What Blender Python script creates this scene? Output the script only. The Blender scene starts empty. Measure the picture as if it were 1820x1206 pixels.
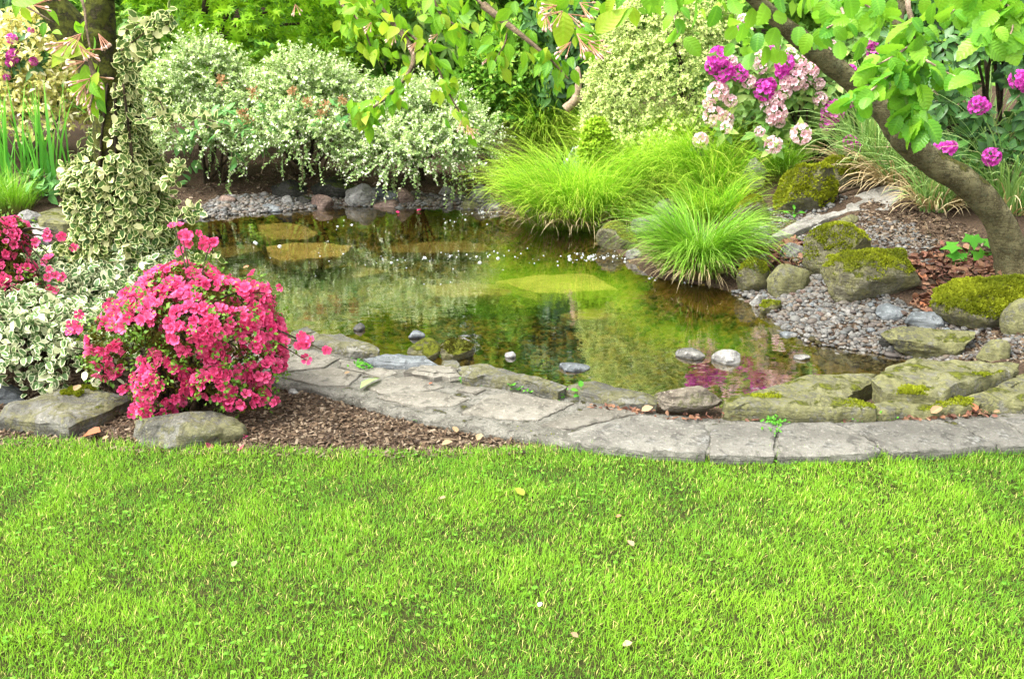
import bpy, math
import numpy as np
from mathutils import Matrix, Vector

# ------------------------------------------------------------------ camera, sky, sun, exposure
H = 1.65; F = 1786.0; PITCH = math.radians(18.7)
scene = bpy.context.scene
cam = bpy.data.cameras.new('camera'); cam.sensor_width = 36.0; cam.lens = 36.0 * F / 1820.0
cam.clip_start = 0.05; cam.clip_end = 400
cam_ob = bpy.data.objects.new('camera', cam); scene.collection.objects.link(cam_ob)
cam_ob.location = (0, 0, H); cam_ob.rotation_euler = (math.pi / 2 - PITCH, 0, 0)
scene.camera = cam_ob
SUN_EL, SUN_AZ = math.radians(60), math.radians(248)      # azimuth clockwise from +Y
world = bpy.data.worlds.new('World'); scene.world = world; world.use_nodes = True
wn = world.node_tree; wn.nodes.clear()
sky = wn.nodes.new('ShaderNodeTexSky'); sky.sky_type = 'NISHITA'; sky.sun_disc = False
sky.sun_elevation = SUN_EL; sky.sun_rotation = SUN_AZ; sky.air_density = 1.0; sky.dust_density = 4.0; sky.ozone_density = 0.6
hs = wn.nodes.new('ShaderNodeHueSaturation'); hs.inputs['Saturation'].default_value = 0.08
bg = wn.nodes.new('ShaderNodeBackground'); bg.inputs['Strength'].default_value = 0.15
wo = wn.nodes.new('ShaderNodeOutputWorld')
wn.links.new(sky.outputs[0], hs.inputs['Color']); wn.links.new(hs.outputs[0], bg.inputs['Color']); wn.links.new(bg.outputs[0], wo.inputs['Surface'])
sun = bpy.data.lights.new('sun', 'SUN'); sun.energy = 1.15; sun.angle = math.radians(18); sun.color = (1.0, 0.95, 0.84)
sun_ob = bpy.data.objects.new('sun', sun); scene.collection.objects.link(sun_ob)
sd_ = Vector((math.sin(SUN_AZ) * math.cos(SUN_EL), math.cos(SUN_AZ) * math.cos(SUN_EL), math.sin(SUN_EL)))
sun_ob.rotation_euler = sd_.to_track_quat('Z', 'Y').to_euler()
sun_ob.location = sd_ * 30
vs = scene.view_settings; vs.view_transform = 'Standard'; vs.look = 'None'; vs.gamma = 1.0; vs.use_curve_mapping = False
vs.exposure = 2.3
scene.cycles.max_bounces = 7; scene.cycles.diffuse_bounces = 4; scene.cycles.transmission_bounces = 4
scene.cycles.transparent_max_bounces = 8; scene.cycles.caustics_reflective = False; scene.cycles.caustics_refractive = False

C = scene.collection
rng = np.random.default_rng(7)
WATER_Z = -0.05

# ------------------------------------------------------------------ geometry helpers
cp, sp = math.cos(PITCH), math.sin(PITCH)
def ray(px, py):
    x = (px - 910) / F; y = -(py - 603) / F
    return np.array([x, cp + y * sp, -sp + y * cp])
CAM = np.array([0, 0, H])
def onz(px, py, z):
    d = ray(px, py); return CAM + d * ((z - H) / d[2])
def ony(px, py, Y):
    d = ray(px, py); return CAM + d * (Y / d[1])
def mpp(P):
    return (P[1] * cp - (P[2] - H) * sp) / F
def project(P):
    P = np.asarray(P, float); q = P - CAM
    dep = q[:, 1] * cp - q[:, 2] * sp; up = q[:, 1] * sp + q[:, 2] * cp
    dd = np.maximum(dep, 1e-3)
    return 910 + q[:, 0] / dd * F, 603 - up / dd * F, dep
def smooth(a, b, x):
    t = np.clip((x - a) / (b - a), 0, 1); return t * t * (3 - 2 * t)
def unit(v):
    v = np.asarray(v, float); return v / np.maximum(np.linalg.norm(v, axis=-1, keepdims=True), 1e-9)
def _h(ix, iy, iz, s):
    n = (ix * 374761393 + iy * 668265263 + iz * 2147483647 + s * 974711) & 0xffffffff
    n = ((n ^ (n >> 13)) * 1274126177) & 0xffffffff
    return ((n ^ (n >> 16)) & 0xffff) / 65535.0
def vnoise(P, s=0):
    P = np.asarray(P, float); i = np.floor(P).astype(np.int64); f = P - i; f = f * f * (3 - 2 * f); r = 0
    for a in (0, 1):
        for b in (0, 1):
            for c in (0, 1):
                w = (f[:, 0] if a else 1 - f[:, 0]) * (f[:, 1] if b else 1 - f[:, 1]) * (f[:, 2] if c else 1 - f[:, 2])
                r = r + w * _h(i[:, 0] + a, i[:, 1] + b, i[:, 2] + c, s)
    return r * 2 - 1
def fbm(P, s=0, o=4):
    r = 0; a = 1.0; P = np.asarray(P, float)
    for k in range(o):
        r = r + a * vnoise(P, s + k * 17); P = P * 2.03 + 5.1; a *= 0.5
    return r
def noise2(x, y, f, s=0, o=3):
    return fbm(np.stack([x * f, y * f, np.zeros_like(x) + s * 3.7], 1), s, o)

def tri_mesh(name, V, T, mat, leaf=None, smooth_=True):
    V = np.ascontiguousarray(V, np.float32); T = np.ascontiguousarray(T, np.int32)
    me = bpy.data.meshes.new(name)
    me.vertices.add(len(V)); me.vertices.foreach_set('co', V.ravel())
    k = T.shape[1]
    me.loops.add(T.size); me.loops.foreach_set('vertex_index', T.ravel())
    me.polygons.add(len(T)); me.polygons.foreach_set('loop_start', np.arange(0, T.size, k, dtype=np.int32))
    me.polygons.foreach_set('use_smooth', np.full(len(T), smooth_, bool))
    if leaf is not None:
        at = me.attributes.new('leaf', 'FLOAT_VECTOR', 'POINT'); at.data.foreach_set('vector', np.ascontiguousarray(leaf, np.float32).ravel())
    me.update(calc_edges=True)
    if mat: me.materials.append(mat)
    return me
def setp(o, label=None, cat=None, group=None, kind=None):
    if label: o['label'] = label
    if cat: o['category'] = cat
    if group: o['group'] = group
    if kind: o['kind'] = kind
    return o
def link(name, me, parent=None, loc=None):
    o = bpy.data.objects.new(name, me); C.objects.link(o)
    if parent: o.parent = parent
    if loc is not None: o.location = loc
    return o
def thing(name, label, cat, loc, group=None):
    o = link(name, None, None, loc); o.empty_display_size = 0.1
    return setp(o, label, cat, group)
def off(root):
    return np.array(root.location) if root else np.zeros(3)

# ---- leaf templates: verts (x across, y along, z up), triangles, edge value
def tmpl(stations, widths, fold=0.12, droop=0.2, serr=0.0, seed=0):
    r = np.random.default_rng(seed); V = [(0, 0, 0)]; E = [0.15]; T = []
    n = len(stations)
    for i in range(1, n - 1):
        t = stations[i]; w = widths[i]
        wl = w * (1 + serr * r.uniform(-1, 1)); wr = w * (1 + serr * r.uniform(-1, 1))
        zc = -droop * t * t
        V += [(-wl, t - serr * .1, zc + fold * w * 2), (0, t, zc), (wr, t - serr * .1, zc + fold * w * 2)]; E += [1, 0, 1]
    V.append((0, 1, -droop)); E.append(1)
    tip = len(V) - 1
    T += [(0, 2, 1), (0, 3, 2)]
    for i in range(n - 3):
        a = 1 + 3 * i; b = a + 3
        T += [(a, a + 1, b + 1), (a, b + 1, b), (a + 1, a + 2, b + 2), (a + 1, b + 2, b + 1)]
    a = 1 + 3 * (n - 3)
    T += [(a, a + 1, tip), (a + 1, a + 2, tip)]
    return np.array(V, float), np.array(T), np.array(E, float)
T_TINY = (np.array([(0, 0, 0), (-.32, .5, .06), (0, 1, -.08), (.32, .5, .06)], float), np.array([(0, 3, 2), (0, 2, 1)]), np.array([.2, 1, 1, 1.]))
T_FOUR = (np.array([(0, 0, 0), (-.3, .48, .05), (0, .5, -.05), (.3, .48, .05), (0, 1, -.14)], float), np.array([(0, 2, 1), (0, 3, 2), (1, 2, 4), (2, 3, 4)]), np.array([.3, 1, 0, 1, 1.]))
T_LEAF = tmpl([0, .32, .68, 1], [0, .24, .19, 0])
T_OVAL = tmpl([0, .3, .7, 1], [0, .32, .28, 0], droop=.12)
T_LONG = tmpl([0, .35, .7, 1], [0, .17, .15, 0], droop=.25)
T_CHERRY = tmpl([0, .12, .26, .42, .58, .74, .88, 1], [0, .14, .24, .27, .24, .16, .07, 0], fold=.16, droop=.3, serr=.08)
T_HAZEL = tmpl([0, .06, .16, .24, .34, .42, .52, .60, .69, .76, .84, .90, .95, 1], [0, .15, .30, .31, .39, .36, .42, .35, .38, .28, .28, .16, .13, 0], fold=.1, droop=.30, serr=.05, seed=3)
def star():
    V = [(0, .25, 0)]; E = [0.]
    an = [-140, -95, -48, 0, 48, 95, 140]; ra = [.35, .55, .72, .8, .72, .55, .35]
    for i, (a, r) in enumerate(zip(an, ra)):
        a = math.radians(a); V.append((math.sin(a) * r, .25 + math.cos(a) * r, -.1 * r)); E.append(1.)
        if i < 6:
            b = math.radians((an[i] + an[i + 1]) / 2); V.append((math.sin(b) * .24, .25 + math.cos(b) * .24, .02)); E.append(.5)
    T = [(0, i + 1, i) for i in range(1, len(V) - 1)]
    return np.array(V, float), np.array(T), np.array(E)
T_STAR = star()
def lobed():
    V = [(0, .12, 0)]; E = [0.]
    an = [-120, -70, -38, -14, 0, 14, 38, 70, 120]; ra = [.45, .32, .7, .42, .9, .42, .7, .32, .45]
    an = [-125, -92, -58, -28, 0, 28, 58, 92, 125]; ra = [.45, .36, .74, .5, .9, .5, .74, .36, .45]
    for i, (a, r) in enumerate(zip(an, ra)):
        a = math.radians(a); V.append((math.sin(a) * r, .12 + math.cos(a) * r, -.12 * r)); E.append(1.)
    T = [(0, i + 1, i) for i in range(1, len(V) - 1)]
    return np.array(V, float), np.array(T), np.array(E)
T_LOBED = lobed()
def flower_t(open_=1.0, seed=0):
    r = np.random.default_rng(seed); V = []; T = []; E = []
    for k in range(5):
        a0 = k * 2 * math.pi / 5 + r.uniform(-.08, .08); z0 = r.uniform(-.05, .06); b = len(V)
        def p(rr, da, z, e):
            V.append((math.cos(a0 + da) * rr * open_, math.sin(a0 + da) * rr * open_, z)); E.append(e)
        p(.05, 0, -.32, 0); p(.2, -.5, -.1, .4); p(.22, 0, -.16, .35); p(.2, .5, -.1, .4)
        p(.43, -.55, .06 + z0, .85); p(.4, 0, -.02, .7); p(.43, .55, .06 + z0, .85)
        p(.53, -.25, .05 + z0, 1); p(.53, .25, .05 + z0, 1)
        T += [(b, b + 1, b + 2), (b, b + 2, b + 3), (b + 1, b + 4, b + 5), (b + 1, b + 5, b + 2), (b + 2, b + 5, b + 6), (b + 2, b + 6, b + 3), (b + 4, b + 7, b + 5), (b + 5, b + 7, b + 8), (b + 5, b + 8, b + 6)]
    for k in range(3):
        b = len(V); a = k * 2.1 + .4
        V.extend([(0, 0, -.25), (.03, 0, -.25), (math.cos(a) * .1, math.sin(a) * .1, .14)]); E += [.9, .9, .9]; T.append((b, b + 1, b + 2))
    return np.array(V, float), np.array(T), np.array(E)
T_FLOWER = flower_t(1.0, 1)

def basis(Dr, Nr):
    Y = unit(Dr); Z = np.asarray(Nr, float); Z = Z - Y * np.sum(Z * Y, -1, keepdims=True)
    bad = np.linalg.norm(Z, axis=-1) < 1e-4
    if bad.any(): Z[bad] = np.cross(Y[bad], np.array([.3, .5, .8]))
    Z = unit(Z); X = np.cross(Y, Z); return X, Y, Z
def bulk(name, t, P, Dr, Nr, S, R, mat, root=None, W=None):
    V0, T0, E0 = t; X, Y, Z = basis(Dr, Nr); N = len(P); S = np.broadcast_to(np.asarray(S, float), (N,)); W = S if W is None else W
    sx = (V0[None, :, 0] * np.broadcast_to(W, (N,))[:, None])[..., None]; sy = (V0[None, :, 1] * S[:, None])[..., None]; sz = (V0[None, :, 2] * S[:, None])[..., None]
    V = (P - off(root))[:, None, :] + sx * X[:, None] + sy * Y[:, None] + sz * Z[:, None]
    T = T0[None] + (np.arange(N) * len(V0))[:, None, None]
    L = np.empty((N, len(V0), 3)); L[..., 0] = E0; L[..., 1] = V0[:, 1]; L[..., 2] = np.asarray(R)[:, None]
    return tri_mesh(name, V.reshape(-1, 3), T.reshape(-1, 3), mat, L.reshape(-1, 3))
def variants(name, t, mat, n=6, seed=0):
    r = np.random.default_rng(seed); out = []
    for i in range(n):
        V, T, E = t; V = V.copy(); q = r.uniform(-.12, .25)
        V[:, 2] -= q * V[:, 1] ** 2; V[:, 0] *= r.uniform(.88, 1.1); V[:, 0] += r.uniform(-.12, .12) * V[:, 1] ** 2
        L = np.stack([E, V[:, 1], np.full(len(E), (i + .5) / n)], 1)
        out.append(tri_mesh(name, V, T, mat, L))
    return out
def parts(name, meshes, P, Dr, Nr, S, root):
    X, Y, Z = basis(Dr, Nr); o0 = off(root); S = np.broadcast_to(np.asarray(S, float), (len(P),))
    k = rng.integers(0, len(meshes), len(P))
    for i in range(len(P)):
        s = S[i]; p = P[i] - o0
        o = bpy.data.objects.new(name, meshes[k[i]]); o.parent = root
        o.matrix_local = Matrix(((X[i, 0] * s, Y[i, 0] * s, Z[i, 0] * s, p[0]), (X[i, 1] * s, Y[i, 1] * s, Z[i, 1] * s, p[1]), (X[i, 2] * s, Y[i, 2] * s, Z[i, 2] * s, p[2]), (0, 0, 0, 1)))
        C.objects.link(o)
def split_foliage(name, t, P, Dr, Nr, S, R, mat, root, n=300, out=None, mass='foliage', seed=0, mass_full=False):
    """the n pieces that show largest become objects, the rest one stuff part"""
    S = np.broadcast_to(np.asarray(S, float), (len(P),))
    px, py, dep = project(P); inside = (px > -10) & (px < 1830) & (py > -15) & (py < 1215)
    score = S / np.maximum(dep, .1) * np.where(inside, 1, .02) * rng.uniform(.75, 1.25, len(P))
    if out is not None:
        score = score * np.clip(.35 + np.sum(unit(CAM - P) * out, 1), .02, 1)
    idx = np.argsort(-score); a, b = idx[:n], idx[n:]
    parts(name, variants(name, t, mat, 8, seed), P[a], Dr[a], Nr[a], S[a], root)
    if len(b):
        setp(link(mass, bulk(mass, t if mass_full else T_FOUR if len(t[1]) == 8 else t, P[b], Dr[b], Nr[b], S[b], R[b], mat, root), root), kind='stuff')
def blades(name, root_pts, az, th0, bend, L, w, S, R, mat, root=None, twist=None, power=1.3):
    N = len(root_pts); P = (root_pts - off(root)).copy(); h = np.stack([-np.sin(az), np.cos(az), np.zeros(N)], 1)
    if twist is None: twist = rng.uniform(-.6, .6, N)
    V = np.empty((N, 2 * S - 1, 3)); A = np.empty((N, 2 * S - 1, 3)); A[..., 2] = R[:, None]
    for k in range(S):
        t = k / (S - 1); th = th0 + bend * t ** power
        d = np.stack([np.sin(th) * np.cos(az), np.sin(th) * np.sin(az), np.cos(th)], 1)
        n = np.stack([np.cos(th) * np.cos(az), np.cos(th) * np.sin(az), -np.sin(th)], 1)
        wd = h * np.cos(twist)[:, None] + n * np.sin(twist)[:, None]
        ww = (w * (1 - .15 * t) * (1 - t ** 3) * (.75 + .5 * min(t * 3, .5)) * .5)[:, None]
        if k < S - 1:
            V[:, 2 * k] = P - wd * ww; V[:, 2 * k + 1] = P + wd * ww; A[:, 2 * k:2 * k + 2, 1] = t; A[:, 2 * k:2 * k + 2, 0] = 1
            P = P + d * (L / (S - 1))[:, None]
        else:
            V[:, 2 * k] = P; A[:, 2 * k, 1] = 1; A[:, 2 * k, 0] = 1
    T = []
    for k in range(S - 2):
        a = 2 * k; T += [(a, a + 1, a + 3), (a, a + 3, a + 2)]
    T.append((2 * S - 4, 2 * S - 3, 2 * S - 2))
    T = np.array(T)[None] + (np.arange(N) * (2 * S - 1))[:, None, None]
    return tri_mesh(name, V.reshape(-1, 3), T.reshape(-1, 3), mat, A.reshape(-1, 3))
def catmull(pts, n):
    pts = np.asarray(pts, float); P = np.vstack([2 * pts[0] - pts[1], pts, 2 * pts[-1] - pts[-2]]); out = []
    m = len(pts) - 1
    for u in np.linspace(0, m - 1e-6, n):
        i = int(u); t = u - i; a, b, c, d = P[i:i + 4]
        out.append(.5 * (2 * b + (c - a) * t + (2 * a - 5 * b + 4 * c - d) * t * t + (3 * b - a - 3 * c + d) * t ** 3))
    return np.array(out)
def tube(name, pts, radii, mat, root=None, sides=8, n=None, bump=0.0, seed=0, cap=True):
    n = n or max(4, len(pts) * 4); Q = catmull(pts, n) - off(root); r = np.interp(np.linspace(0, 1, n), np.linspace(0, 1, len(radii)), radii)
    t = unit(np.gradient(Q, axis=0)); u = np.array([.31, .2, .93]); V = []
    a = unit(np.cross(t, u)); b = np.cross(t, a)
    ang = np.arange(sides) * 2 * math.pi / sides
    ring = Q[:, None] + r[:, None, None] * (np.cos(ang)[None, :, None] * a[:, None] + np.sin(ang)[None, :, None] * b[:, None])
    V = ring.reshape(-1, 3)
    if bump:
        nn = unit(V - np.repeat(Q, sides, 0)); f = 1 / max(radii)
        V = V + nn * (bump * fbm(V * f * .8, seed, 3) + bump * .5 * fbm(V * f * 3, seed + 5, 2))[:, None]
    T = []
    for i in range(n - 1):
        for k in range(sides):
            p, q = i * sides + k, i * sides + (k + 1) % sides
            T += [(p, q, q + sides), (p, q + sides, p + sides)]
    if cap:
        V = np.vstack([V, Q[-1:] + t[-1:] * r[-1]]); e = len(V) - 1; o = (n - 1) * sides
        T += [(o + k, o + (k + 1) % sides, e) for k in range(sides)]
    return tri_mesh(name, V, T, mat)
def multi_tube(name, lines, radii, mat, root=None, sides=4, n=8):
    Vs, Ts, k = [], [], 0
    for pts in lines:
        me = tube('tmp', pts, radii, None, root, sides, n, cap=False)
        v = np.empty(len(me.vertices) * 3, np.float32); me.vertices.foreach_get('co', v)
        t = np.empty(len(me.loops), np.int32); me.loops.foreach_get('vertex_index', t)
        Vs.append(v.reshape(-1, 3)); Ts.append(t.reshape(-1, 3) + k); k += len(v) // 3
        bpy.data.meshes.remove(me)
    return tri_mesh(name, np.vstack(Vs), np.vstack(Ts), mat)

# ------------------------------------------------------------------ materials
class NT:
    def __init__(s, name):
        s.m = bpy.data.materials.new(name); s.m.use_nodes = True; s.t = s.m.node_tree; s.t.nodes.clear()
        s.out = s.n('ShaderNodeOutputMaterial')
    def n(s, t, **kw):
        x = s.t.nodes.new(t)
        for k, v in kw.items():
            if k.startswith('_'): setattr(x, k[1:], v)
            else: s.put(x, k, v)
        return x
    def put(s, x, k, v):
        i = x.inputs[int(k[1:])] if k[0] == 'i' and k[1:].isdigit() else x.inputs[k.replace('__', ' ')]
        if isinstance(v, bpy.types.NodeSocket): s.t.links.new(v, i)
        elif isinstance(v, tuple) and len(v) == 3 and i.type == 'RGBA': i.default_value = (*v, 1)
        else: i.default_value = v
    def math(s, op, a, b=0.0, clamp=False):
        x = s.n('ShaderNodeMath', _operation=op, _use_clamp=clamp, i0=a, i1=b); return x.outputs[0]
    def mix(s, f, a, b):
        x = s.n('ShaderNodeMix', _data_type='RGBA', i0=f); s.put(x, 'i6', a); s.put(x, 'i7', b); return x.outputs[2]
    def noise(s, sc, det=4, vec=None, rough=.55, dist=0.0):
        x = s.n('ShaderNodeTexNoise', Scale=sc, Detail=det, Roughness=rough, Distortion=dist)
        if vec: s.put(x, 'Vector', vec)
        return x.outputs[0]
    def ramp(s, f, lo, hi):
        x = s.n('ShaderNodeMapRange', i0=f, i1=lo, i2=hi); x.interpolation_type = 'SMOOTHSTEP'; return x.outputs[0]
    def obj(s): return s.n('ShaderNodeTexCoord').outputs['Object']
    def bump(s, h, st, d=.01):
        return s.n('ShaderNodeBump', Strength=st, Distance=d, Height=h).outputs[0]
    def pbr(s, col, rough=.6, spec=.4, normal=None, **kw):
        x = s.n('ShaderNodeBsdfPrincipled', Roughness=rough); s.put(x, 'Base Color', col); x.inputs['Specular IOR Level'].default_value = spec
        if normal: s.put(x, 'Normal', normal)
        return x.outputs[0]
    def surf(s, sh):
        s.t.links.new(sh, s.out.inputs['Surface']); return s.m
GAIN = {'grass blades': 1.68, 'clover leaf': 1.5, 'sedge blade': 1.45, 'front sedge blade': 1.1, 'lime maple leaf': 1.4, 'pale variegated leaf': 1.35, 'cherry leaf': 1.15, 'hazel leaf': 1.0, 'rhododendron leaf': 1.5, 'dark rhododendron leaf': 1.2, 'box leaf': 1.4, 'iris blade': 1.3, 'broad leaf': 1.3, 'woodland leaf': 1.9, 'ribbon grass blade': 1.15, 'lime cushion leaf': 1.0, 'seedling leaf': 1.0, 'moss leaf': 1.35, 'olive moss leaf': .8}
def gain(c, g): return tuple(min(.86, x * g) for x in c) if c else c
def leafmat(name, c1, c2, margin=None, thr=.62, trans=.35, rough=.5, spec=.15, tip=None, base=None, odd=None, oddf=.9, veins=0):
    g = GAIN.get(name, 1.0); c1, c2, margin, tip, base, odd = [gain(c, g) for c in (c1, c2, margin, tip, base, odd)]
    k = NT(name); a = k.n('ShaderNodeAttribute', _attribute_name='leaf'); xyz = k.n('ShaderNodeSeparateXYZ', Vector=a.outputs['Vector'])
    e, t, r = xyz.outputs
    col = k.mix(r, c1, c2)
    r2 = k.math('FRACT', k.math('MULTIPLY', r, 37.3))
    if odd: col = k.mix(k.math('GREATER_THAN', r2, oddf), col, odd)
    if tip: col = k.mix(k.ramp(t, .55, 1.0), col, tip)
    if base: col = k.mix(k.ramp(t, .45, .0), col, base)
    if margin:
        n = k.noise(60, 2); th = k.math('ADD', thr - .15, k.math('ADD', k.math('MULTIPLY', n, .2), k.math('MULTIPLY', r2, .22)))
        col = k.mix(k.ramp(k.math('SUBTRACT', e, th), -.08, .1), col, margin)
    elif not tip:
        col = k.mix(k.math('MULTIPLY', k.ramp(e, .25, .0), .25), col, tuple(min(1, c * 1.7) for c in c2))
    nrm = None
    if veins:
        sn = k.math('SINE', k.math('MULTIPLY', k.math('SUBTRACT', t, k.math('MULTIPLY', e, .18)), veins)); vm = k.ramp(sn, .55, 1.0)
        col = k.mix(k.math('MULTIPLY', vm, .14), col, tuple(min(1, c * 1.5) for c in c2)); nrm = k.bump(k.math('SUBTRACT', 1.0, k.math('MULTIPLY', sn, .5)), .25, .003)
        col = k.mix(k.math('MULTIPLY', k.ramp(k.noise(70, 3, k.obj()), .45, .7), .25), col, tuple(c * .5 for c in c1))
    p = k.pbr(col, rough, spec, nrm)
    tr = k.n('ShaderNodeBsdfTranslucent'); k.put(tr, 'Color', k.mix(.35, col, (min(1, c2[0] * 1.5), min(1, c2[1] * 1.4), c2[2] * .7)) if not margin else col)
    m = k.n('ShaderNodeMixShader', i0=trans); k.t.links.new(p, m.inputs[1]); k.t.links.new(tr.outputs[0], m.inputs[2])
    return k.surf(m.outputs[0])
def rockmat(name, c1, c2, moss=None, amt=.5, lichen=None, lich=.55, bump=.6, scale=1.0, up=.6, g=.54):
    c1, c2, lichen, moss = gain(c1, g), gain(c2, g), gain(lichen, g + .08), gain(moss, .62)
    k = NT(name); v = k.obj(); nz = k.n('ShaderNodeSeparateXYZ', Vector=k.n('ShaderNodeNewGeometry').outputs['Normal']).outputs[2]
    n1 = k.noise(5 * scale, 8, v, .62); n2 = k.noise(55 * scale, 6, v, .65); n3 = k.noise(17 * scale, 8, v, .68, .8); n4 = k.noise(190 * scale, 3, v, .6)
    mp = k.n('ShaderNodeMapping', Vector=v); mp.inputs['Scale'].default_value = (7 * scale, 7 * scale, 90 * scale); st = k.noise(1, 4, mp.outputs[0], .6)
    side = k.ramp(k.math('ABSOLUTE', nz), .75, .25)
    info = k.n('ShaderNodeObjectInfo').outputs['Random']
    col = k.mix(k.ramp(n1, .38, .62), c1, c2)
    col = k.mix(k.math('MULTIPLY', k.ramp(n3, .50, .62), .65), col, tuple(c * .42 for c in c1))
    col = k.mix(k.math('MULTIPLY', k.ramp(n2, .54, .66), .55), col, tuple(min(.8, c * 1.8) for c in c2))
    col = k.mix(k.math('MULTIPLY', k.ramp(n4, .55, .7), .5), col, tuple(c * .4 for c in c1))
    col = k.mix(k.math('MULTIPLY', side, k.math('MULTIPLY', k.ramp(st, .5, .62), .6)), col, tuple(c * .5 for c in c1))
    vv = k.math('ADD', .80, k.math('MULTIPLY', info, .40))
    hsv = k.n('ShaderNodeHueSaturation', Value=vv); k.put(hsv, 'Color', col); col = hsv.outputs[0]
    h = k.math('ADD', k.math('ADD', k.math('MULTIPLY', n3, .6), k.math('MULTIPLY', n2, .3)), k.math('ADD', k.math('MULTIPLY', n4, .12), k.math('MULTIPLY', k.math('MULTIPLY', st, side), .35)))
    if lichen:
        lm = k.ramp(k.math('ADD', k.math('MULTIPLY', k.noise(8 * scale, 7, v, .7), .62), k.math('MULTIPLY', n2, .38)), lich - .045, lich + .035)
        lc = k.mix(k.ramp(k.noise(26, 5, v, .7), .4, .62), lichen, tuple(c * .55 for c in lichen)); col = k.mix(k.math('MULTIPLY', lm, .85), col, lc); h = k.math('ADD', h, k.math('MULTIPLY', lm, .08))
    if moss:
        mm = k.ramp(k.math('ADD', k.math('ADD', k.math('MULTIPLY', nz, up), k.math('MULTIPLY', k.noise(9 * scale, 6, v, .65), 1.3)), k.math('MULTIPLY', n4, .25)), 1.60 - amt, 1.70 - amt)
        mc = k.mix(k.ramp(k.noise(45, 4, v), .35, .65), tuple(c * .7 for c in moss), tuple(c * 1.9 for c in moss))
        col = k.mix(mm, col, mc)
        h = k.math('ADD', h, k.math('MULTIPLY', mm, k.math('ADD', .15, k.math('MULTIPLY', k.noise(260, 2, v), .6))))
    return k.surf(k.pbr(col, .88, .2, k.bump(h, min(1.0, bump * 1.5), .03)))
# palette
M_grass = leafmat('grass blades', (.045, .145, .014), (.135, .262, .014), tip=(.155, .275, .022), base=(.10, .11, .02), odd=(.38, .33, .12), oddf=.92, trans=.4, spec=.15, rough=.6)
M_clover = leafmat('clover leaf', (.05, .15, .012), (.11, .24, .02), trans=.3)
M_soil = None
def soil_mat(name, a, b, c):
    k = NT(name); v = k.obj(); n1 = k.noise(3, 5, v); n2 = k.noise(90, 4, v); n3 = k.noise(300, 2, v)
    col = k.mix(k.ramp(n2, .35, .7), a, b); col = k.mix(k.math('MULTIPLY', k.ramp(n1, .5, .7), .5), col, c)
    return k.surf(k.pbr(col, .95, .1, k.bump(k.math('ADD', n2, k.math('MULTIPLY', n3, .5)), .9, .02)))
M_soil = soil_mat('bark soil', (.045, .030, .020), (.120, .082, .054), (.03, .021, .015))
M_turf = soil_mat('turf soil', (.025, .030, .008), (.06, .07, .014), (.045, .036, .016))
def bed_mat():
    k = NT('pond bed'); v = k.obj(); n1 = k.noise(2.5, 5, v); vo = k.n('ShaderNodeTexVoronoi', Scale=38.0); k.put(vo, 'Vector', v)
    n2 = k.noise(24, 5, v); sx = k.n('ShaderNodeSeparateXYZ', Vector=vo.outputs['Color']).outputs[0]
    col = k.mix(sx, (.042, .029, .008), (.155, .112, .032)); col = k.mix(k.ramp(n2, .45, .75), col, (.045, .033, .010))
    col = k.mix(k.math('MULTIPLY', k.ramp(n1, .45, .65), .6), col, (.10, .085, .018))
    return k.surf(k.pbr(col, .9, .1, k.bump(k.math('SUBTRACT', 1.0, vo.outputs['Distance']), .8, .02)))
M_bed = bed_mat()
def water_mat():
    k = NT('pond water'); v = k.obj()
    mp = k.n('ShaderNodeMapping', Vector=v); mp.inputs['Scale'].default_value = (1.0, 1.7, 1.0)
    n = k.math('ADD', k.math('MULTIPLY', k.noise(5, 2, mp.outputs[0]), 1.0), k.math('MULTIPLY', k.noise(22, 2, mp.outputs[0]), .18))
    b = k.bump(n, .028, .05)
    fr = k.n('ShaderNodeFresnel', IOR=1.36); k.put(fr, 'Normal', b)
    tr = k.n('ShaderNodeBsdfTransparent', Color=(.86, .80, .52)); gl = k.n('ShaderNodeBsdfGlossy', Roughness=.004); k.put(gl, 'Normal', b); gl.inputs['Color'].default_value = (.97, .97, .97, 1)
    m = k.n('ShaderNodeMixShader'); k.put(m, 'i0', k.math('ADD', .24, k.math('MULTIPLY', fr.outputs[0], 1.15), True)); k.t.links.new(tr.outputs[0], m.inputs[1]); k.t.links.new(gl.outputs[0], m.inputs[2])
    return k.surf(m.outputs[0])
M_water = water_mat()
MOSS = (.120, .135, .010)
M_grey = rockmat('grey rock', (.15, .145, .13), (.40, .385, .35))
M_bankslab = rockmat('smooth bank slab', (.22, .205, .18), (.37, .35, .31), bump=.3)
M_pale = rockmat('pale rock', (.30, .29, .265), (.58, .565, .53))
M_pink = rockmat('pinkish rock', (.22, .145, .115), (.40, .29, .235))
M_pinkgrey = rockmat('weathered brown rock', (.20, .165, .125), (.40, .35, .27), lichen=(.24, .24, .11), lich=.56)
M_slate = rockmat('blue grey slate', (.13, .145, .150), (.30, .325, .335), bump=.35)
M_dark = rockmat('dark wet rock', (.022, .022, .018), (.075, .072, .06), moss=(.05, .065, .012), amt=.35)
M_mossy = rockmat('mossy boulder', (.13, .12, .075), (.33, .31, .21), moss=MOSS, amt=.52, lichen=(.25, .24, .10), lich=.50)
M_lichen = rockmat('lichen stone', (.15, .145, .105), (.36, .35, .27), moss=MOSS, amt=.20, lichen=(.27, .265, .105), lich=.46)
M_rim = rockmat('rim stone', (.14, .135, .11), (.36, .35, .30), moss=MOSS, amt=.08, lichen=(.23, .22, .10), lich=.51)
M_flag = rockmat('paving stone', (.285, .26, .21), (.44, .41, .34), bump=.4, scale=.9, lichen=(.30, .29, .22), lich=.60, g=.39)
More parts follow.
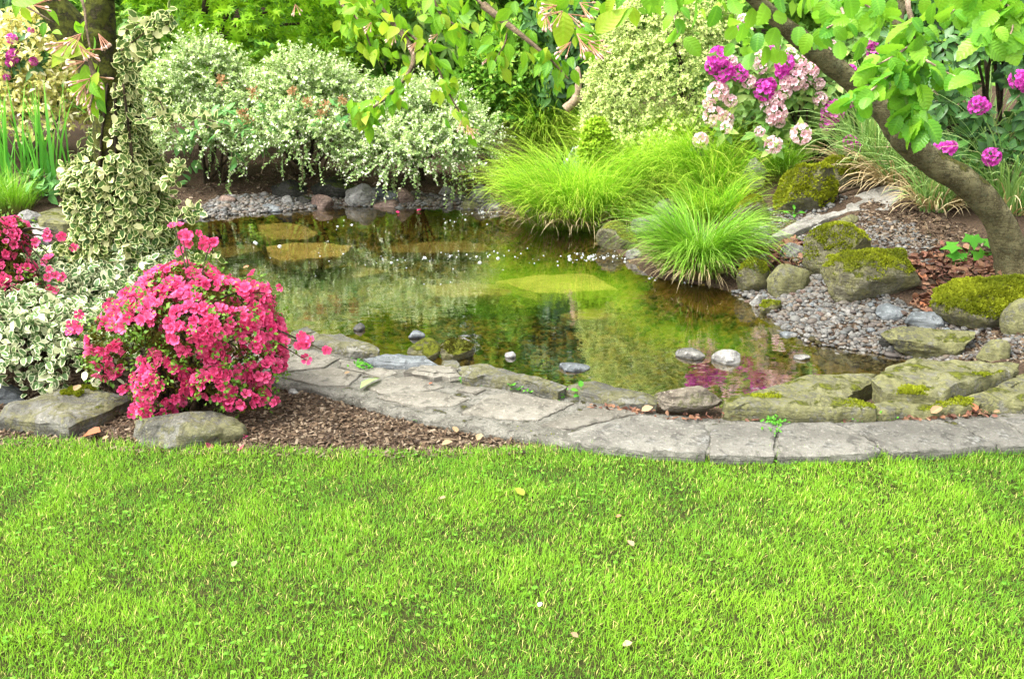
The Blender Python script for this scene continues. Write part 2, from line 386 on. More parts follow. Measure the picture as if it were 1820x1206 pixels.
M_flag2 = rockmat('weathered paving stone', (.26, .245, .21), (.42, .40, .345), bump=.8, scale=.8, lichen=(.66, .65, .60), lich=.59, g=.37)
M_mortar = rockmat('mortar', (.20, .19, .155), (.34, .325, .275), moss=(.10, .10, .02), amt=.12, bump=.8, scale=1.6, g=.50)
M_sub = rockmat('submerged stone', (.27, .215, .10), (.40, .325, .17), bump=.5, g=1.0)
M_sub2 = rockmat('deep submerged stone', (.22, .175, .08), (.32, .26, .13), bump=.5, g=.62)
def colvar(name, cols, rough=.7, spec=.35, bump=0):
    k = NT(name); a = k.n('ShaderNodeAttribute', _attribute_name='leaf'); r = k.n('ShaderNodeSeparateXYZ', Vector=a.outputs['Vector']).outputs[2]
    cr = k.n('ShaderNodeValToRGB', i0=r); e = cr.color_ramp; e.interpolation = 'CONSTANT'
    while len(e.elements) < len(cols): e.elements.new(.5)
    for i, c in enumerate(cols):
        e.elements[i].position = i / len(cols); e.elements[i].color = (*c, 1)
    col = cr.outputs[0]
    col = k.mix(.72 if name != 'bark chip' and name != 'dead leaf' else .25, col, (.0, .0, .0)); n = k.noise(55, 4, k.obj()); col = k.mix(k.math('MULTIPLY', k.ramp(n, .4, .75), .45), col, (.06, .055, .05))
    return k.surf(k.pbr(col, rough, spec, k.bump(n, bump, .01) if bump else None))
M_pebble = colvar('pebble', [(.22, .21, .195), (.36, .345, .315), (.46, .43, .38), (.26, .21, .17), (.36, .27, .19), (.16, .155, .145), (.56, .53, .48), (.34, .295, .23), (.22, .18, .155), (.27, .28, .27)], .65, .4, .2)
M_mulch = colvar('bark chip', [(.085, .055, .034), (.16, .11, .068), (.11, .070, .042), (.22, .16, .105), (.055, .036, .024), (.28, .215, .15), (.13, .088, .054)], .9, .1)
M_litter = colvar('dead leaf', [(.16, .065, .035), (.24, .11, .055), (.12, .05, .03), (.30, .16, .09), (.20, .08, .05)], .7, .25)

# ------------------------------------------------------------------ pond outline and terrain
def wpoly(px, z): return np.array([onz(a, b, z)[:2] for a, b in px])
POND = wpoly([(-260, 560), (-60, 535), (110, 548), (250, 560), (430, 580), (560, 612), (700, 652), (830, 668), (1000, 702), (1170, 722), (1290, 732), (1500, 727), (1545, 708), (1585, 668),
              (1640, 642), (1560, 628), (1440, 612), (1380, 572), (1320, 525), (1270, 512), (1150, 490), (1090, 446), (1050, 408), (950, 396), (890, 378), (800, 368), (600, 367), (420, 382),
              (330, 392), (200, 410), (100, 425), (-60, 425), (-300, 440)], WATER_Z)
def poly_sd(poly, x, y):
    P = np.stack([x, y], 1); d = np.full(len(P), 1e9); ins = np.zeros(len(P), bool); n = len(poly)
    for i in range(n):
        a, b = poly[i], poly[(i + 1) % n]; e = b - a; w = P - a
        t = np.clip((w @ e) / (e @ e), 0, 1); d = np.minimum(d, np.linalg.norm(w - t[:, None] * e, axis=1))
        c = (a[1] > P[:, 1]) != (b[1] > P[:, 1])
        with np.errstate(divide='ignore', invalid='ignore'):
            ins ^= c & (P[:, 0] < (b[0] - a[0]) * (P[:, 1] - a[1]) / (b[1] - a[1]) + a[0])
    return np.where(ins, -d, d)
def terrain(x, y):
    x = np.asarray(x, float); y = np.asarray(y, float); s = poly_sd(POND, x, y)
    ys = np.interp(x, [-1.4, 0.0], [6.4, 4.35]); near = 1 - smooth(ys - .25, ys + .3, y)
    so = np.maximum(s, 0)
    zn = np.minimum(WATER_Z + .6 * so, .015)
    zr = WATER_Z + .30 * np.minimum(so, 1.3) + .10 * np.clip(so - 1.3, 0, 4)
    zf = WATER_Z + .16 * np.minimum(so, .8) + .12 * np.clip(so - .8, 0, 3.5)
    wr = smooth(.3, 1.5, x)
    z = near * zn + (1 - near) * (wr * zr + (1 - wr) * zf)
    z = np.minimum(z, .75) + 3.6 * smooth(13.2, 18, y)  # unseen rise added behind the woodland to shut out the sky
    z = np.where(s < 0, WATER_Z - .015 - .25 * smooth(0, .55, -s), z)
    amp = np.where(s > 0, smooth(0, .2, s) * .022 * (1 - .7 * near), .008)
    return z + amp * noise2(x, y, 3.0, 2) * np.where(y < 3.2, .3, 1)
def G(x, y): return float(terrain(np.array([x]), np.array([y]))[0])
def ong(px, py):
    d = ray(px, py); ts = np.arange(1.5, 20, .02); P = CAM + d * ts[:, None]
    b = P[:, 2] < terrain(P[:, 0], P[:, 1]); i = int(np.argmax(b)) if b.any() else len(ts) - 1
    return P[i]
LAWN = np.array([onz(a, b + 9, 0)[:2] for a, b in [(-200, 772), (0, 783), (200, 792), (400, 801), (640, 806), (820, 808), (930, 800), (1050, 797), (1180, 806), (1300, 812), (1600, 812), (1820, 795), (2050, 780)]])
def lawn_y(x): return np.interp(x, LAWN[:, 0], LAWN[:, 1])

def axis(parts_):
    return np.unique(np.round(np.concatenate([np.arange(a, b, s) for a, b, s in parts_]), 4))
xs = axis([(-60, -12, 4), (-12, -5, .5), (-5, 5, .045), (5, 12, .5), (12, 61, 4)]); ys_ = axis([(-20, 0, 1.0), (0, 1.5, .2), (1.5, 9.6, .045), (9.6, 14, .25), (14, 30, 2), (30, 120, 10)])
gx, gy = np.meshgrid(xs, ys_); gz = terrain(gx.ravel(), gy.ravel()).reshape(gx.shape)
s_all = poly_sd(POND, gx.ravel(), gy.ravel()).reshape(gx.shape)
nx, ny = len(xs), len(ys_); idx = np.arange(nx * ny).reshape(ny, nx)
Q = np.stack([idx[:-1, :-1], idx[:-1, 1:], idx[1:, 1:], idx[1:, :-1]], -1).reshape(-1, 4)
cx = gx.ravel()[Q].mean(1); cy = gy.ravel()[Q].mean(1); cs = s_all.ravel()[Q].mean(1)
VV = np.stack([gx.ravel(), gy.ravel(), gz.ravel()], 1)
is_lawn = cy < lawn_y(cx); is_bed = (cs < .0) & ~is_lawn
for nm, msk, mt in (('lawn_ground', is_lawn, M_turf), ('pond_bed', is_bed, M_bed), ('garden_soil', ~is_lawn & ~is_bed, M_soil)):
    q = Q[msk]; u, inv = np.unique(q, return_inverse=True)
    setp(link(nm, tri_mesh(nm, VV[u], inv.reshape(-1, 4), mt)), kind='structure')
# water sheet: reaches a little under the banks
wx = axis([(-6.5, 4.2, .12)]); wy = axis([(3.4, 9.2, .12)]); a, b = np.meshgrid(wx, wy); wi = np.arange(a.size).reshape(a.shape)
wq = np.stack([wi[:-1, :-1], wi[:-1, 1:], wi[1:, 1:], wi[1:, :-1]], -1).reshape(-1, 4); wc = poly_sd(POND, a.ravel()[wq].mean(1), b.ravel()[wq].mean(1)) < .16
setp(link('pond_water', tri_mesh('pond_water', np.stack([a.ravel(), b.ravel(), np.full(a.size, WATER_Z)], 1), wq[wc], M_water)), kind='structure')

# ------------------------------------------------------------------ rocks and slabs
def ico(sub):
    import bmesh
    bm = bmesh.new(); bmesh.ops.create_icosphere(bm, subdivisions=sub, radius=1.0)
    V = np.array([v.co[:] for v in bm.verts]); T = np.array([[v.index for v in f.verts] for f in bm.faces]); bm.free(); return V, T
ICO = {k: ico(k) for k in (1, 2, 3, 4, 5)}
def rock_shape(seed, sub=4, cuts=9, rough=.07, lo=.55, hi=.9):
    r = np.random.default_rng(seed); V, T = ICO[sub]; V = V.copy()
    for _ in range(cuts):
        n = unit(r.normal(size=3)); o = r.uniform(lo, hi); d = V @ n - o; V = V - np.maximum(d, 0)[:, None] * n * .93
    V = V * (1 + rough * fbm(V * 1.7 + seed * 3.1, seed, 5) - rough * .9 * (np.abs(vnoise(V * 2.6 + seed, seed + 41)) - .3) - rough * .45 * np.abs(vnoise(V * 6.5 + seed, seed + 43)))[:, None] * (1 + .25 * rough * vnoise(V * 9, seed + 3))[:, None]
    lo_, hi_ = V.min(0), V.max(0); return (V - (lo_ + hi_) / 2) / (hi_ - lo_), T
ROCKS = {}
def boulder(name, label, box, mat, seed, dr=.8, cuts=9, rough=.07, sub=None, D=None, sink=.25, rz=None, cat='rock', group=None, z=None, lo=.55, yaw=None):
    x0, y0, x1, y1 = box; pcx = (x0 + x1) / 2
    P = onz(pcx, y1, z) if z is not None else (ony(pcx, y1, D) if D else ong(pcx, y1))
    m = mpp(P); W = (x1 - x0) * m; dep = W * dr; dl = math.atan2(H - P[2], P[1])
    hh = max(.35 * W * .5, ((y1 - y0) * m - dep * .55 * math.sin(dl)) / math.cos(dl))
    full = hh / (1 - sink); ctr = P + np.array([0, dep * .42, hh - full / 2])
    px = x1 - x0; sub = sub or (5 if px > 95 else 4 if px > 34 else 3)
    V, T = rock_shape(seed, sub, cuts, rough, lo)
    V = V * np.array([W, dep, full]); 
    me = tri_mesh(name, V, T, mat); o = link(name, me, None, ctr); setp(o, label, cat, group)
    ROCKS[label] = (o, V + ctr, T)
    return o
def resample(poly, step, jit, r):
    out = []; n = len(poly)
    for i in range(n):
        a, b = poly[i], poly[(i + 1) % n]; L = np.linalg.norm(b - a); k = max(1, int(round(L / step)))
        nrm = np.array([-(b - a)[1], (b - a)[0]]) / max(L, 1e-6)
        for j in range(k):
            q = a + (b - a) * ((j + (r.uniform(-.2, .2) if j else r.uniform(-.05, .05))) / k)
            out.append(q + nrm * r.normal() * jit * (1 if j else .4))
    return np.array(out)
def slab_mesh(name, px, z, th, mat, seed, bev=.012, amp=.004, step=.03, jit=.004, shrink=0.0, tilt=(0, 0), side=.006):
    r = np.random.default_rng(seed)
    if callable(z): W3 = np.array([z(a, b) for a, b in px])
    else: W3 = np.array([onz(a, b, z) for a, b in px])
    zc = W3[:, 2].mean(); c0 = W3[:, :2].mean(0)
    gxx = (0, 0)
    if callable(z):
        A = np.c_[W3[:, :2] - c0, np.ones(len(W3))]; s = np.linalg.lstsq(A, W3[:, 2], rcond=None)[0]; gxx = s[:2]; zc = s[2]
    P = W3[:, :2]; area = .5 * np.sum(P[:, 0] * np.roll(P[:, 1], -1) - np.roll(P[:, 0], -1) * P[:, 1])
    if area < 0: P = P[::-1]
    if shrink: P = c0 + (P - c0) * (1 - shrink)
    out = resample(P, step, jit, r); M = len(out); c = out.mean(0)
    size = math.sqrt(abs(area)); f_b = max(.6, 1 - bev * 1.6 / (size * .5))
    rings = [0.0, .22, .45, .65, .8, f_b * .97, (1 + f_b) / 2, 1.0]; drops = [0, 0, 0, 0, 0, 0, -.3 * bev, -bev]
    V = [np.array([[c[0], c[1], 0]])]
    for f, dz in zip(rings[1:], drops[1:]):
        q = c + (out - c) * f; V.append(np.c_[q, np.full(M, dz)])
    for j, (f, zz) in enumerate(((1.0, -.3), (1.0, -.62), (.985, -1.0))):
        q = c + (out - c) * f; V.append(np.c_[q, np.full(M, -bev - (th - bev) * -zz)])
    V = np.vstack(V); nz = fbm(np.c_[V[:, 0] * 9, V[:, 1] * 9, V[:, 2] * 30 + seed], seed, 4)
    top = V[:, 2] > -bev * 1.01
    V[:, 2] += np.where(top, amp * nz, 0) + (V[:, 0] - c[0]) * (gxx[0] + tilt[0]) + (V[:, 1] - c[1]) * (gxx[1] + tilt[1]) + zc
    k0 = 1 + 7 * M; dirv = unit(V[:, :2] - c); hor = fbm(np.c_[V[:, 0] * 6, V[:, 1] * 6, V[:, 2] * 55], seed + 9, 3)
    V[k0 - M:, :2] += (dirv * (side * hor)[:, None])[k0 - M:]
    T = [(0, 1 + i, 1 + (i + 1) % M) for i in range(M)]
    for j in range(9):
        a = 1 + j * M; b = a + M
        for i in range(M):
            k = (i + 1) % M; T += [(a + i, b + i, b + k), (a + i, b + k, a + k)]
    ctr = np.array([c[0], c[1], zc]); return tri_mesh(name, V - ctr, np.array(T), mat, None, True), ctr, V, np.array(T)
def slab(name, label, px, z, th, mat, seed, cat='stone', group=None, parent=None, **kw):
    me, ctr, V, T = slab_mesh(name, px, z, th, mat, seed, **kw); me.set_sharp_from_angle(angle=math.radians(42))
    if parent: o = link(name, me, parent, ctr - off(parent))
    else:
        o = setp(link(name, me, None, ctr), label, cat, group); ROCKS[label] = (o, V, T)
    return o
def moss_tufts(label, n, z0=.35, size=.012, seed=0, mat=None, thr=0.0, fq=5):
    """short moss leaves growing on the upper faces of a rock: one stuff part of it"""
    o, V, T = ROCKS[label]; r = np.random.default_rng(seed); A = V[T]; nn = np.cross(A[:, 1] - A[:, 0], A[:, 2] - A[:, 0]); ar = np.linalg.norm(nn, axis=1); nn = unit(nn)
    cen = A.mean(1); msk = (nn[:, 2] + .5 * fbm(cen * fq, seed, 3) > z0 + thr)
    w = ar * msk
    if w.sum() <= 0: return
    f = r.choice(len(T), n, p=w / w.sum()); u = r.random((n, 2)); fl = u.sum(1) > 1; u[fl] = 1 - u[fl]
    P = A[f, 0] + (A[f, 1] - A[f, 0]) * u[:, :1] + (A[f, 2] - A[f, 0]) * u[:, 1:]
    D = unit(nn[f] + r.normal(size=(n, 3)) * .55 + np.array([0, 0, .25])); clump = .5 + .9 * (noise2(P[:, 0], P[:, 1] + P[:, 2], 30, seed) * .5 + .5)
    me = bulk('moss', T_TINY, P - nn[f] * .003, D, r.normal(size=(n, 3)), size * r.uniform(.6, 1.3, n) * clump, np.clip(.5 + .5 * noise2(P[:, 0], P[:, 1], 8, 4) + r.normal(size=n) * .15, 0, 1), mat or M_mossleaf, o)
    setp(link('moss', me, o), kind='stuff')
M_mossleaf = leafmat('moss leaf', (.070, .090, .006), (.210, .235, .014), trans=.3, rough=.7, spec=.1)
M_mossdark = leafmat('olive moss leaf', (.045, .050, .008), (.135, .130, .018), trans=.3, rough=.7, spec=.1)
# ------------------------------------------------------------------ the flagstone path (setting) with its paving stones
PZ = 0.045
low = np.array([onz(a, b, PZ)[:2] for a, b in [(395, 648), (440, 662), (500, 680), (560, 692), (640, 714), (700, 732), (770, 746), (830, 757), (890, 767), (960, 778), (1020, 789), (1090, 797), (1200, 803), (1400, 806), (1600, 797), (1820, 786), (2060, 768)]])
upp = np.array([onz(a, b, PZ)[:2] for a, b in [(440, 600), (480, 606), (540, 616), (600, 628), (660, 646), (720, 652), (800, 655), (870, 676), (930, 690), (1000, 702), (1060, 716), (1130, 729), (1250, 742), (1400, 746), (1600, 743), (1820, 732), (2060, 712)]])
def path_mesh():
    n, m = 260, 14; a = catmull(np.c_[low, np.zeros(len(low))], n)[:, :2]; b = catmull(np.c_[upp, np.zeros(len(upp))], n)[:, :2]
    V = []
    jl = .007 * fbm(np.c_[a * 9, np.zeros(n)], 3, 4)
    for i in range(n):
        d = unit(b[i] - a[i])
        a2 = a[i] + d * jl[i]
        V += [(*(a2 + d * .012), -.12), (*(a2 + d * .006), -.02), (*(a2 - d * .004), PZ - .028), (*(a2 + d * .002), PZ - .01)]
        for j in range(m):
            q = a2 + (b[i] - a2) * (.03 + .97 * j / (m - 1)); V.append((*q, PZ))
        V.append((*b[i], -.12))
    V = np.array(V); k = m + 5; top = V[:, 2] > 0
    nz = fbm(V * np.array([14, 14, 40]), 8, 4); V[:, 2] += np.where(top, .004 * nz, 0)
    V[:, 0] += np.where(V[:, 2] < PZ - .02, .006 * nz, 0); V[:, 1] += np.where(V[:, 2] < PZ - .006, .007 * nz, 0)
    T = []
    for i in range(n - 1):
        for j in range(k - 1):
            p = i * k + j; q = p + k; T += [(p, q, q + 1), (p, q + 1, p + 1)]
    return tri_mesh('stone_path', V, np.array(T), M_mortar)
path_ob = setp(link('stone_path', path_mesh()), kind='structure')
STONES = [
    ([(452, 632), (480, 616), (521, 616), (604, 635), (575, 651), (471, 659)], 0), ([(500, 668), (593, 651), (643, 662), (620, 684), (568, 684)], 0), ([(604, 638), (660, 648), (706, 660), (682, 668), (648, 662), (607, 651)], 0),
    ([(650, 685), (679, 672), (736, 668), (789, 685), (746, 694), (679, 698)], 0), ([(671, 704), (690, 698), (771, 694), (832, 706), (804, 719), (750, 722)], 0), ([(811, 692), (829, 685), (864, 690), (846, 698)], 0),
    ([(821, 732), (871, 700), (914, 697), (1018, 714), (955, 744), (900, 742)], 0), ([(962, 754), (1046, 724), (1100, 722), (1134, 732), (1010, 760)], 0),
    ([(1010, 768), (1138, 736), (1252, 754), (1259, 778), (1252, 806), (1149, 800), (1022, 786)], 1), ([(1263, 756), (1333, 747), (1376, 750), (1381, 762), (1375, 809), (1264, 807)], 1),
    ([(1384, 762), (1405, 750), (1477, 749), (1518, 765), (1566, 798), (1540, 806), (1384, 809)], 1), ([(1486, 750), (1630, 746), (1680, 752), (1770, 787), (1766, 792), (1590, 803), (1530, 768)], 1),
    ([(1690, 745), (1760, 740), (1830, 775), (1838, 789), (1780, 792)], 1), ([(1775, 740), (1900, 730), (1960, 760), (1960, 780), (1850, 787)], 1)]
for i, (p, w) in enumerate(STONES):
    slab('paving_stone', None, p, PZ + (.010 if not w else .009), .05 if not w else .052, M_flag2 if w else M_flag, 40 + i, parent=path_ob, bev=.005, amp=.0028 if not w else .005, step=.025, jit=.003, shrink=-.012, side=.005)

# ------------------------------------------------------------------ rim stones between path and water
def rim(label, px, z, th, mat, seed, **kw):
    kw = dict(dict(bev=.016, amp=.008, step=.03, jit=.006, side=.014), **kw); return slab('rim_stone', label, px, z, th, mat, seed, cat='stone', **kw)
rim('small pale grey flat stone at the pond edge just right of the pink azalea', [(518, 585), (548, 579), (566, 590), (521, 598)], .05, .12, M_rim, 61)
rim('long grey flat stone on the pond edge nearest the pink azalea', [(536, 603), (562, 592), (604, 590), (640, 601), (670, 612), (672, 620), (621, 619)], .085, .15, M_rim, 62)
rim('dark grey wedge stone above the broad flat paving, beside the two mossy humps', [(650, 634), (671, 628), (764, 630), (788, 645), (714, 644), (664, 642)], .085, .10, M_slate, 63)
rim('small pale block between the dark wedge stone and the long bent stone', [(784, 641), (806, 639), (820, 646), (816, 653), (786, 652)], .08, .10, M_rim, 64)
rim('thin raised flagstone lying on the path behind the paving', [(714, 656), (743, 647), (811, 649), (821, 662), (771, 663)], .085, .045, M_flag, 65, amp=.004)
rim('long bent stone with green weeds along its foot, middle of the pond edge', [(814, 646), (843, 643), (914, 660), (1004, 679), (990, 690), (932, 676), (821, 662)], .10, .16, M_rim, 66)
rim('dark stone behind the small green seedling on the pond edge', [(994, 686), (1018, 676), (1050, 675), (1165, 700), (1167, 714), (1100, 708), (1040, 697)], .085, .15, M_rim, 67)
boulder('rim_stone', 'brown blocky stone standing on the pond edge by itself', (1166, 682, 1288, 733), M_pinkgrey, 68, dr=.42, cuts=12, z=.045, cat='stone', sink=.1)
rim('long straight green lichened stone at the middle right of the pond edge', [(1286, 704), (1296, 697), (1440, 695), (1513, 703), (1557, 712), (1557, 722), (1400, 722), (1288, 717)], .115, .14, M_lichen, 69, amp=.010)
rim('pointed mossy slab reaching into the water behind the long lichened stone', [(1325, 694), (1365, 684), (1432, 665), (1500, 660), (1560, 660), (1552, 672), (1500, 700), (1430, 702)], .06, .14, M_lichen, 70)
rim('broad flat green slab, largest of the stones on the pond edge', [(1554, 668), (1581, 643), (1640, 636), (1703, 637), (1811, 643), (1811, 653), (1740, 676), (1676, 697), (1580, 692)], .13, .17, M_lichen, 71, amp=.014)
rim('flat stone with yellow moss and dry leaves against its foot', [(1543, 716), (1600, 704), (1680, 702), (1740, 708), (1740, 720), (1640, 728), (1560, 730)], .085, .10, M_lichen, 72)
rim('olive green stone at the right end of the pond edge', [(1716, 700), (1766, 686), (1840, 684), (1900, 690), (1900, 712), (1790, 712)], .10, .12, M_lichen, 73)
rim('flat stone lying behind the olive green end stone', [(1768, 684), (1822, 662), (1900, 655), (1920, 680), (1830, 682)], .11, .13, M_lichen, 74)
boulder('rock', 'left of two mossy humps in the water behind the dark wedge stone', (722, 599, 787, 640), M_mossy, 75, dr=.8, z=WATER_Z)
boulder('rock', 'right of two mossy humps in the water, with a dark moss patch', (778, 602, 842, 642), M_mossy, 76, dr=.8, z=WATER_Z)

# stones standing in the water
for lab, b, mt, s in (('dark grey stone breaking the surface above the magenta reflection', (1203, 617, 1256, 638), M_grey, 81), ('pale angular stone in the water, topmost of the magenta reflection', (1268, 620, 1320, 646), M_pale, 82),
                      ('smooth blue grey oval stone in the water behind the seedling', (994, 642, 1050, 660), M_slate, 83), ('tiny pale stone alone in the middle of the dark near water', (897, 624, 917, 636), M_pale, 84),
                      ('small dark stone in the shallow water by the gravel tip', (1413, 628, 1443, 640), M_grey, 85), ('flat grey stone in the water behind the two mossy humps', (724, 586, 755, 601), M_slate, 86),
                      ('small grey stone in the water left of the flat grey one', (627, 573, 648, 588), M_grey, 87), ('pale rounded rock in the water half hidden behind the azalea', (446, 551, 502, 580), M_pale, 88)):
    boulder('water_stone', lab, b, mt, s, z=WATER_Z, sink=.35, rough=.04, cat='stone')
# flat slabs lying under water
SUBM = [('pale flat slab lying under the water closest to the pyramid rock', [(457, 398), (489, 396), (536, 398), (566, 414), (545, 423), (482, 425), (464, 414)], -.10),
        ('large ochre slab lying under the water in front of the far slab', [(473, 437), (511, 431), (571, 430), (630, 436), (607, 454), (500, 463), (482, 454)], -.085),
        ('dim long slab under the water below the band of foam', [(686, 438), (761, 429), (886, 425), (893, 438), (850, 447), (700, 447)], -.20),
        ('pale pointed slab under the water in the middle of the pond', [(755, 506), (843, 500), (936, 512), (886, 526), (779, 524)], -.12),
        ('bright yellow slab under the water between foam and sedge', [(881, 497), (960, 488), (1045, 485), (1100, 512), (954, 520)], -.10),
        ('small wedge slab tucked under the bright yellow slab', [(923, 525), (954, 519), (1010, 522), (975, 533)], -.18),
        ('dark sunken slab in the deep middle water', [(954, 540), (1045, 532), (1040, 546), (965, 550)], -.22),
        ('sunken slab below the reflection of the pale bush', [(996, 558), (1059, 541), (1108, 551), (1094, 563), (1017, 568)], -.20),
        ('dim brown slab under the water left of the foam', [(560, 478), (640, 472), (690, 480), (640, 492), (575, 492)], -.22),
        ('dark slab under the water at the left bank', [(380, 440), (455, 432), (465, 446), (400, 456)], -.18)]
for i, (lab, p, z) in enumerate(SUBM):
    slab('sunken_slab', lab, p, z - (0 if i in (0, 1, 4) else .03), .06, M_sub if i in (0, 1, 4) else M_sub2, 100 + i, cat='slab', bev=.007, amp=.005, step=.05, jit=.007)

# rocks on the right bank
B = boulder
B('rock', 'tall round boulder thick with yellow green moss beside the sloping grey slab', (1386, 285, 1492, 378), M_mossy, 121, dr=.85)
B('rock', 'moss grown rock tucked behind the tall round mossy boulder', (1466, 277, 1530, 332), M_mossy, 122)
B('rock', 'bare pale grey angular rock standing in the long grass', (1310, 280, 1366, 338), M_pale, 123, cuts=11, dr=.6)
B('rock', 'dark mossy block at the edge of the sedge, below the bare grey rock', (1300, 345, 1368, 404), M_mossy, 124)
B('rock', 'small dark rock between sedge and the tip of the grey slab', (1348, 400, 1374, 428), M_grey, 125)
slab('grey_slab', 'smooth grey slab sloping down the bank beside the mossy boulder', [(1366, 434), (1402, 406), (1465, 368), (1535, 343), (1604, 338), (1606, 352), (1577, 375), (1514, 376), (1479, 392), (1409, 428)], lambda a, b: ong(a, b) + np.array([0, 0, .04]), .07, M_bankslab, 126, cat='slab', amp=.006, bev=.012, step=.04)
B('rock', 'peaked boulder with a bright moss cap in the middle of the gravel bank', (1432, 393, 1560, 478), M_mossy, 127, dr=.7, cuts=11)
B('rock', 'largest boulder on the gravel, sprawling with a mossy ridge', (1472, 430, 1655, 532), M_mossy, 128, dr=.75, cuts=10)
B('rock', 'triangular lichened rock on the gravel in front of the peaked boulder', (1367, 466, 1450, 523), M_lichen, 129, dr=.7, cuts=11)
B('rock', 'rock striped with yellow moss at the water edge beside the sedge', (1312, 458, 1373, 523), M_mossy, 130, dr=.7)
B('rock', 'wide boulder draped in hanging moss below the leaning trunk', (1676, 484, 1868, 584), M_mossy, 131, dr=.7)
B('rock', 'lichened rock cut by the right picture edge in front of the moss draped boulder', (1787, 528, 1860, 594), M_lichen, 132)
B('rock', 'flat slate with a bleached face lying in the gravel, left of a pair', (1562, 540, 1622, 572), M_slate, 133, dr=.8)
B('rock', 'flat blue grey slate beside the moss draped boulder, right of a pair', (1612, 548, 1702, 586), M_slate, 134, dr=.8)
B('rock', 'small rock half buried behind the peaked boulder', (1490, 380, 1530, 402), M_lichen, 135)
B('rock', 'small brown rock in the leaf litter left of the peaked boulder', (1390, 430, 1430, 460), M_grey, 136)
B('rock', 'pale rounded stone leaning on the left flank of the peaked boulder', (1440, 398, 1470, 432), M_pale, 137)
B('rock', 'small moss patched rock sunk in the gravel near the water', (1352, 530, 1392, 558), M_mossy, 138)
B('rock', 'white stone at the water edge, beside the rock striped with moss', (1336, 521, 1356, 547), M_pale, 139)
B('rock', 'long green boulder at the waterline behind the broad flat slab', (1576, 579, 1748, 640), M_lichen, 140, dr=.6)
B('rock', 'rounded lichened rock between the long green boulder and the leaf litter', (1745, 598, 1806, 642), M_lichen, 141)
B('rock', 'dark wet stone at the foot of the gravel slope', (1565, 592, 1600, 618), M_dark, 142)
B('rock', 'flat grey stone half in the water at the gravel edge', (1388, 586, 1424, 604), M_slate, 143)
B('rock', 'small round boulder with moss beside the sedge in the stream mouth', (1060, 392, 1136, 446), M_mossy, 144, dr=.8, D=None)
B('rock', 'grey rock with an orange stained top behind the front sedge', (1124, 378, 1190, 422), M_grey, 145)
B('rock', 'pale rock poking from the sedge above the orange stained rock', (1160, 352, 1210, 384), M_pale, 146)
B('rock', 'small wet stone at the waterline under the front sedge', (1112, 440, 1142, 460), M_grey, 147)
B('rock', 'moss covered stone right of the small waterfall', (1000, 230, 1036, 266), M_mossy, 148)
B('rock', 'pinkish stone at the foot of the far sedge clump', (908, 298, 942, 322), M_pink, 149)
B('rock', 'tiny moss cushion stone by the tip of the grey slab', (1338, 436, 1368, 454), M_mossy, 150)
# rocks on the far shore and at the left
B('rock', 'pink pyramid shaped rock at the waterline of the far shore', (547, 343, 593, 376), M_pink, 161, dr=.7, cuts=5, lo=.35)
B('rock', 'big rounded pale grey rock at the far waterline', (612, 325, 668, 370), M_pale, 162, dr=.8)
B('rock', 'flat pinkish rock lying half in the far water', (660, 354, 712, 374), M_pink, 163)
B('rock', 'dark grey stone behind the flat pinkish rock', (658, 332, 686, 358), M_slate, 164)
B('rock', 'oval blue grey stone between flat pinkish rock and reddish rock', (680, 338, 710, 358), M_slate, 165)
B('rock', 'reddish brown rock under the white bush twigs', (704, 332, 736, 364), M_pink, 166)
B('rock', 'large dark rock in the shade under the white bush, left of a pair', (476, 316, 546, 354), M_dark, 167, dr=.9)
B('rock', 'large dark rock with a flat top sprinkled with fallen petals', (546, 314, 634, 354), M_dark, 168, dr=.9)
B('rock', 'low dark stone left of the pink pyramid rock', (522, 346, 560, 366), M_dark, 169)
B('rock', 'small pale stone on the far pebbles', (500, 347, 520, 364), M_pale, 170)
B('rock', 'flat slate at the far waterline, left of the pink pyramid rock', (446, 362, 504, 380), M_slate, 171)
B('rock', 'square brown grey rock near the right end of the far shore', (834, 328, 868, 358), M_grey, 172)
B('rock', 'rounded grey rock in shade under the right white bush', (778, 328, 806, 348), M_grey, 173)
B('rock', 'greenish flat rock at the far waterline near the foam', (818, 356, 852, 376), M_lichen, 174)
B('rock', 'brown stone at the left end of the far pebbles', (388, 346, 418, 362), M_pink, 175)
B('rock', 'wet stone at the foot of the far sedge beside the foam', (860, 360, 892, 378), M_grey, 176)
B('rock', 'pale blocky stone on the left shore above the pale flat stone', (24, 370, 68, 398), M_pale, 177)
slab('shore_slab', 'pale flat stone at the waterline of the left shore', [(20, 400), (45, 392), (92, 398), (85, 420), (35, 425)], WATER_Z + .05, .12, M_pale, 178)
slab('shore_slab', 'mossy flat stone on the left shore beside the ivy covered tree', [(64, 378), (100, 368), (150, 374), (165, 392), (110, 396), (70, 392)], WATER_Z + .10, .14, M_lichen, 179)
# rocks in the planting bed at the left
slab('bed_rock', 'large flat slate slab with moss and dead leaves beneath the variegated shrub', [(-6, 735), (8, 715), (80, 692), (150, 682), (232, 698), (176, 728), (120, 752), (60, 742)], .085, .13, M_rim, 181, bev=.018, amp=.012, cat='rock')
boulder('bed_rock', 'flat lichened rock under the pink azalea at the lawn edge', (212, 726, 428, 802), M_rim, 182, dr=.55, z=-.0, sink=.3, cuts=10)
boulder('bed_rock', 'dark rock cut by the left picture edge behind the slate slab', (-60, 676, 38, 724), M_slate, 183, dr=.6)
boulder('bed_rock', 'small brown stone beside the flat lichened rock on the bark', (398, 756, 420, 776), M_pink, 184, cat='stone')
boulder('bed_rock', 'small pale stone beside the paving near the pink azalea', (510, 690, 530, 702), M_pale, 185, cat='stone')
moss_tufts('tall round boulder thick with yellow green moss beside the sloping grey slab', 9000, .0, .020, 1)
moss_tufts('moss grown rock tucked behind the tall round mossy boulder', 3500, .2, .018, 2)
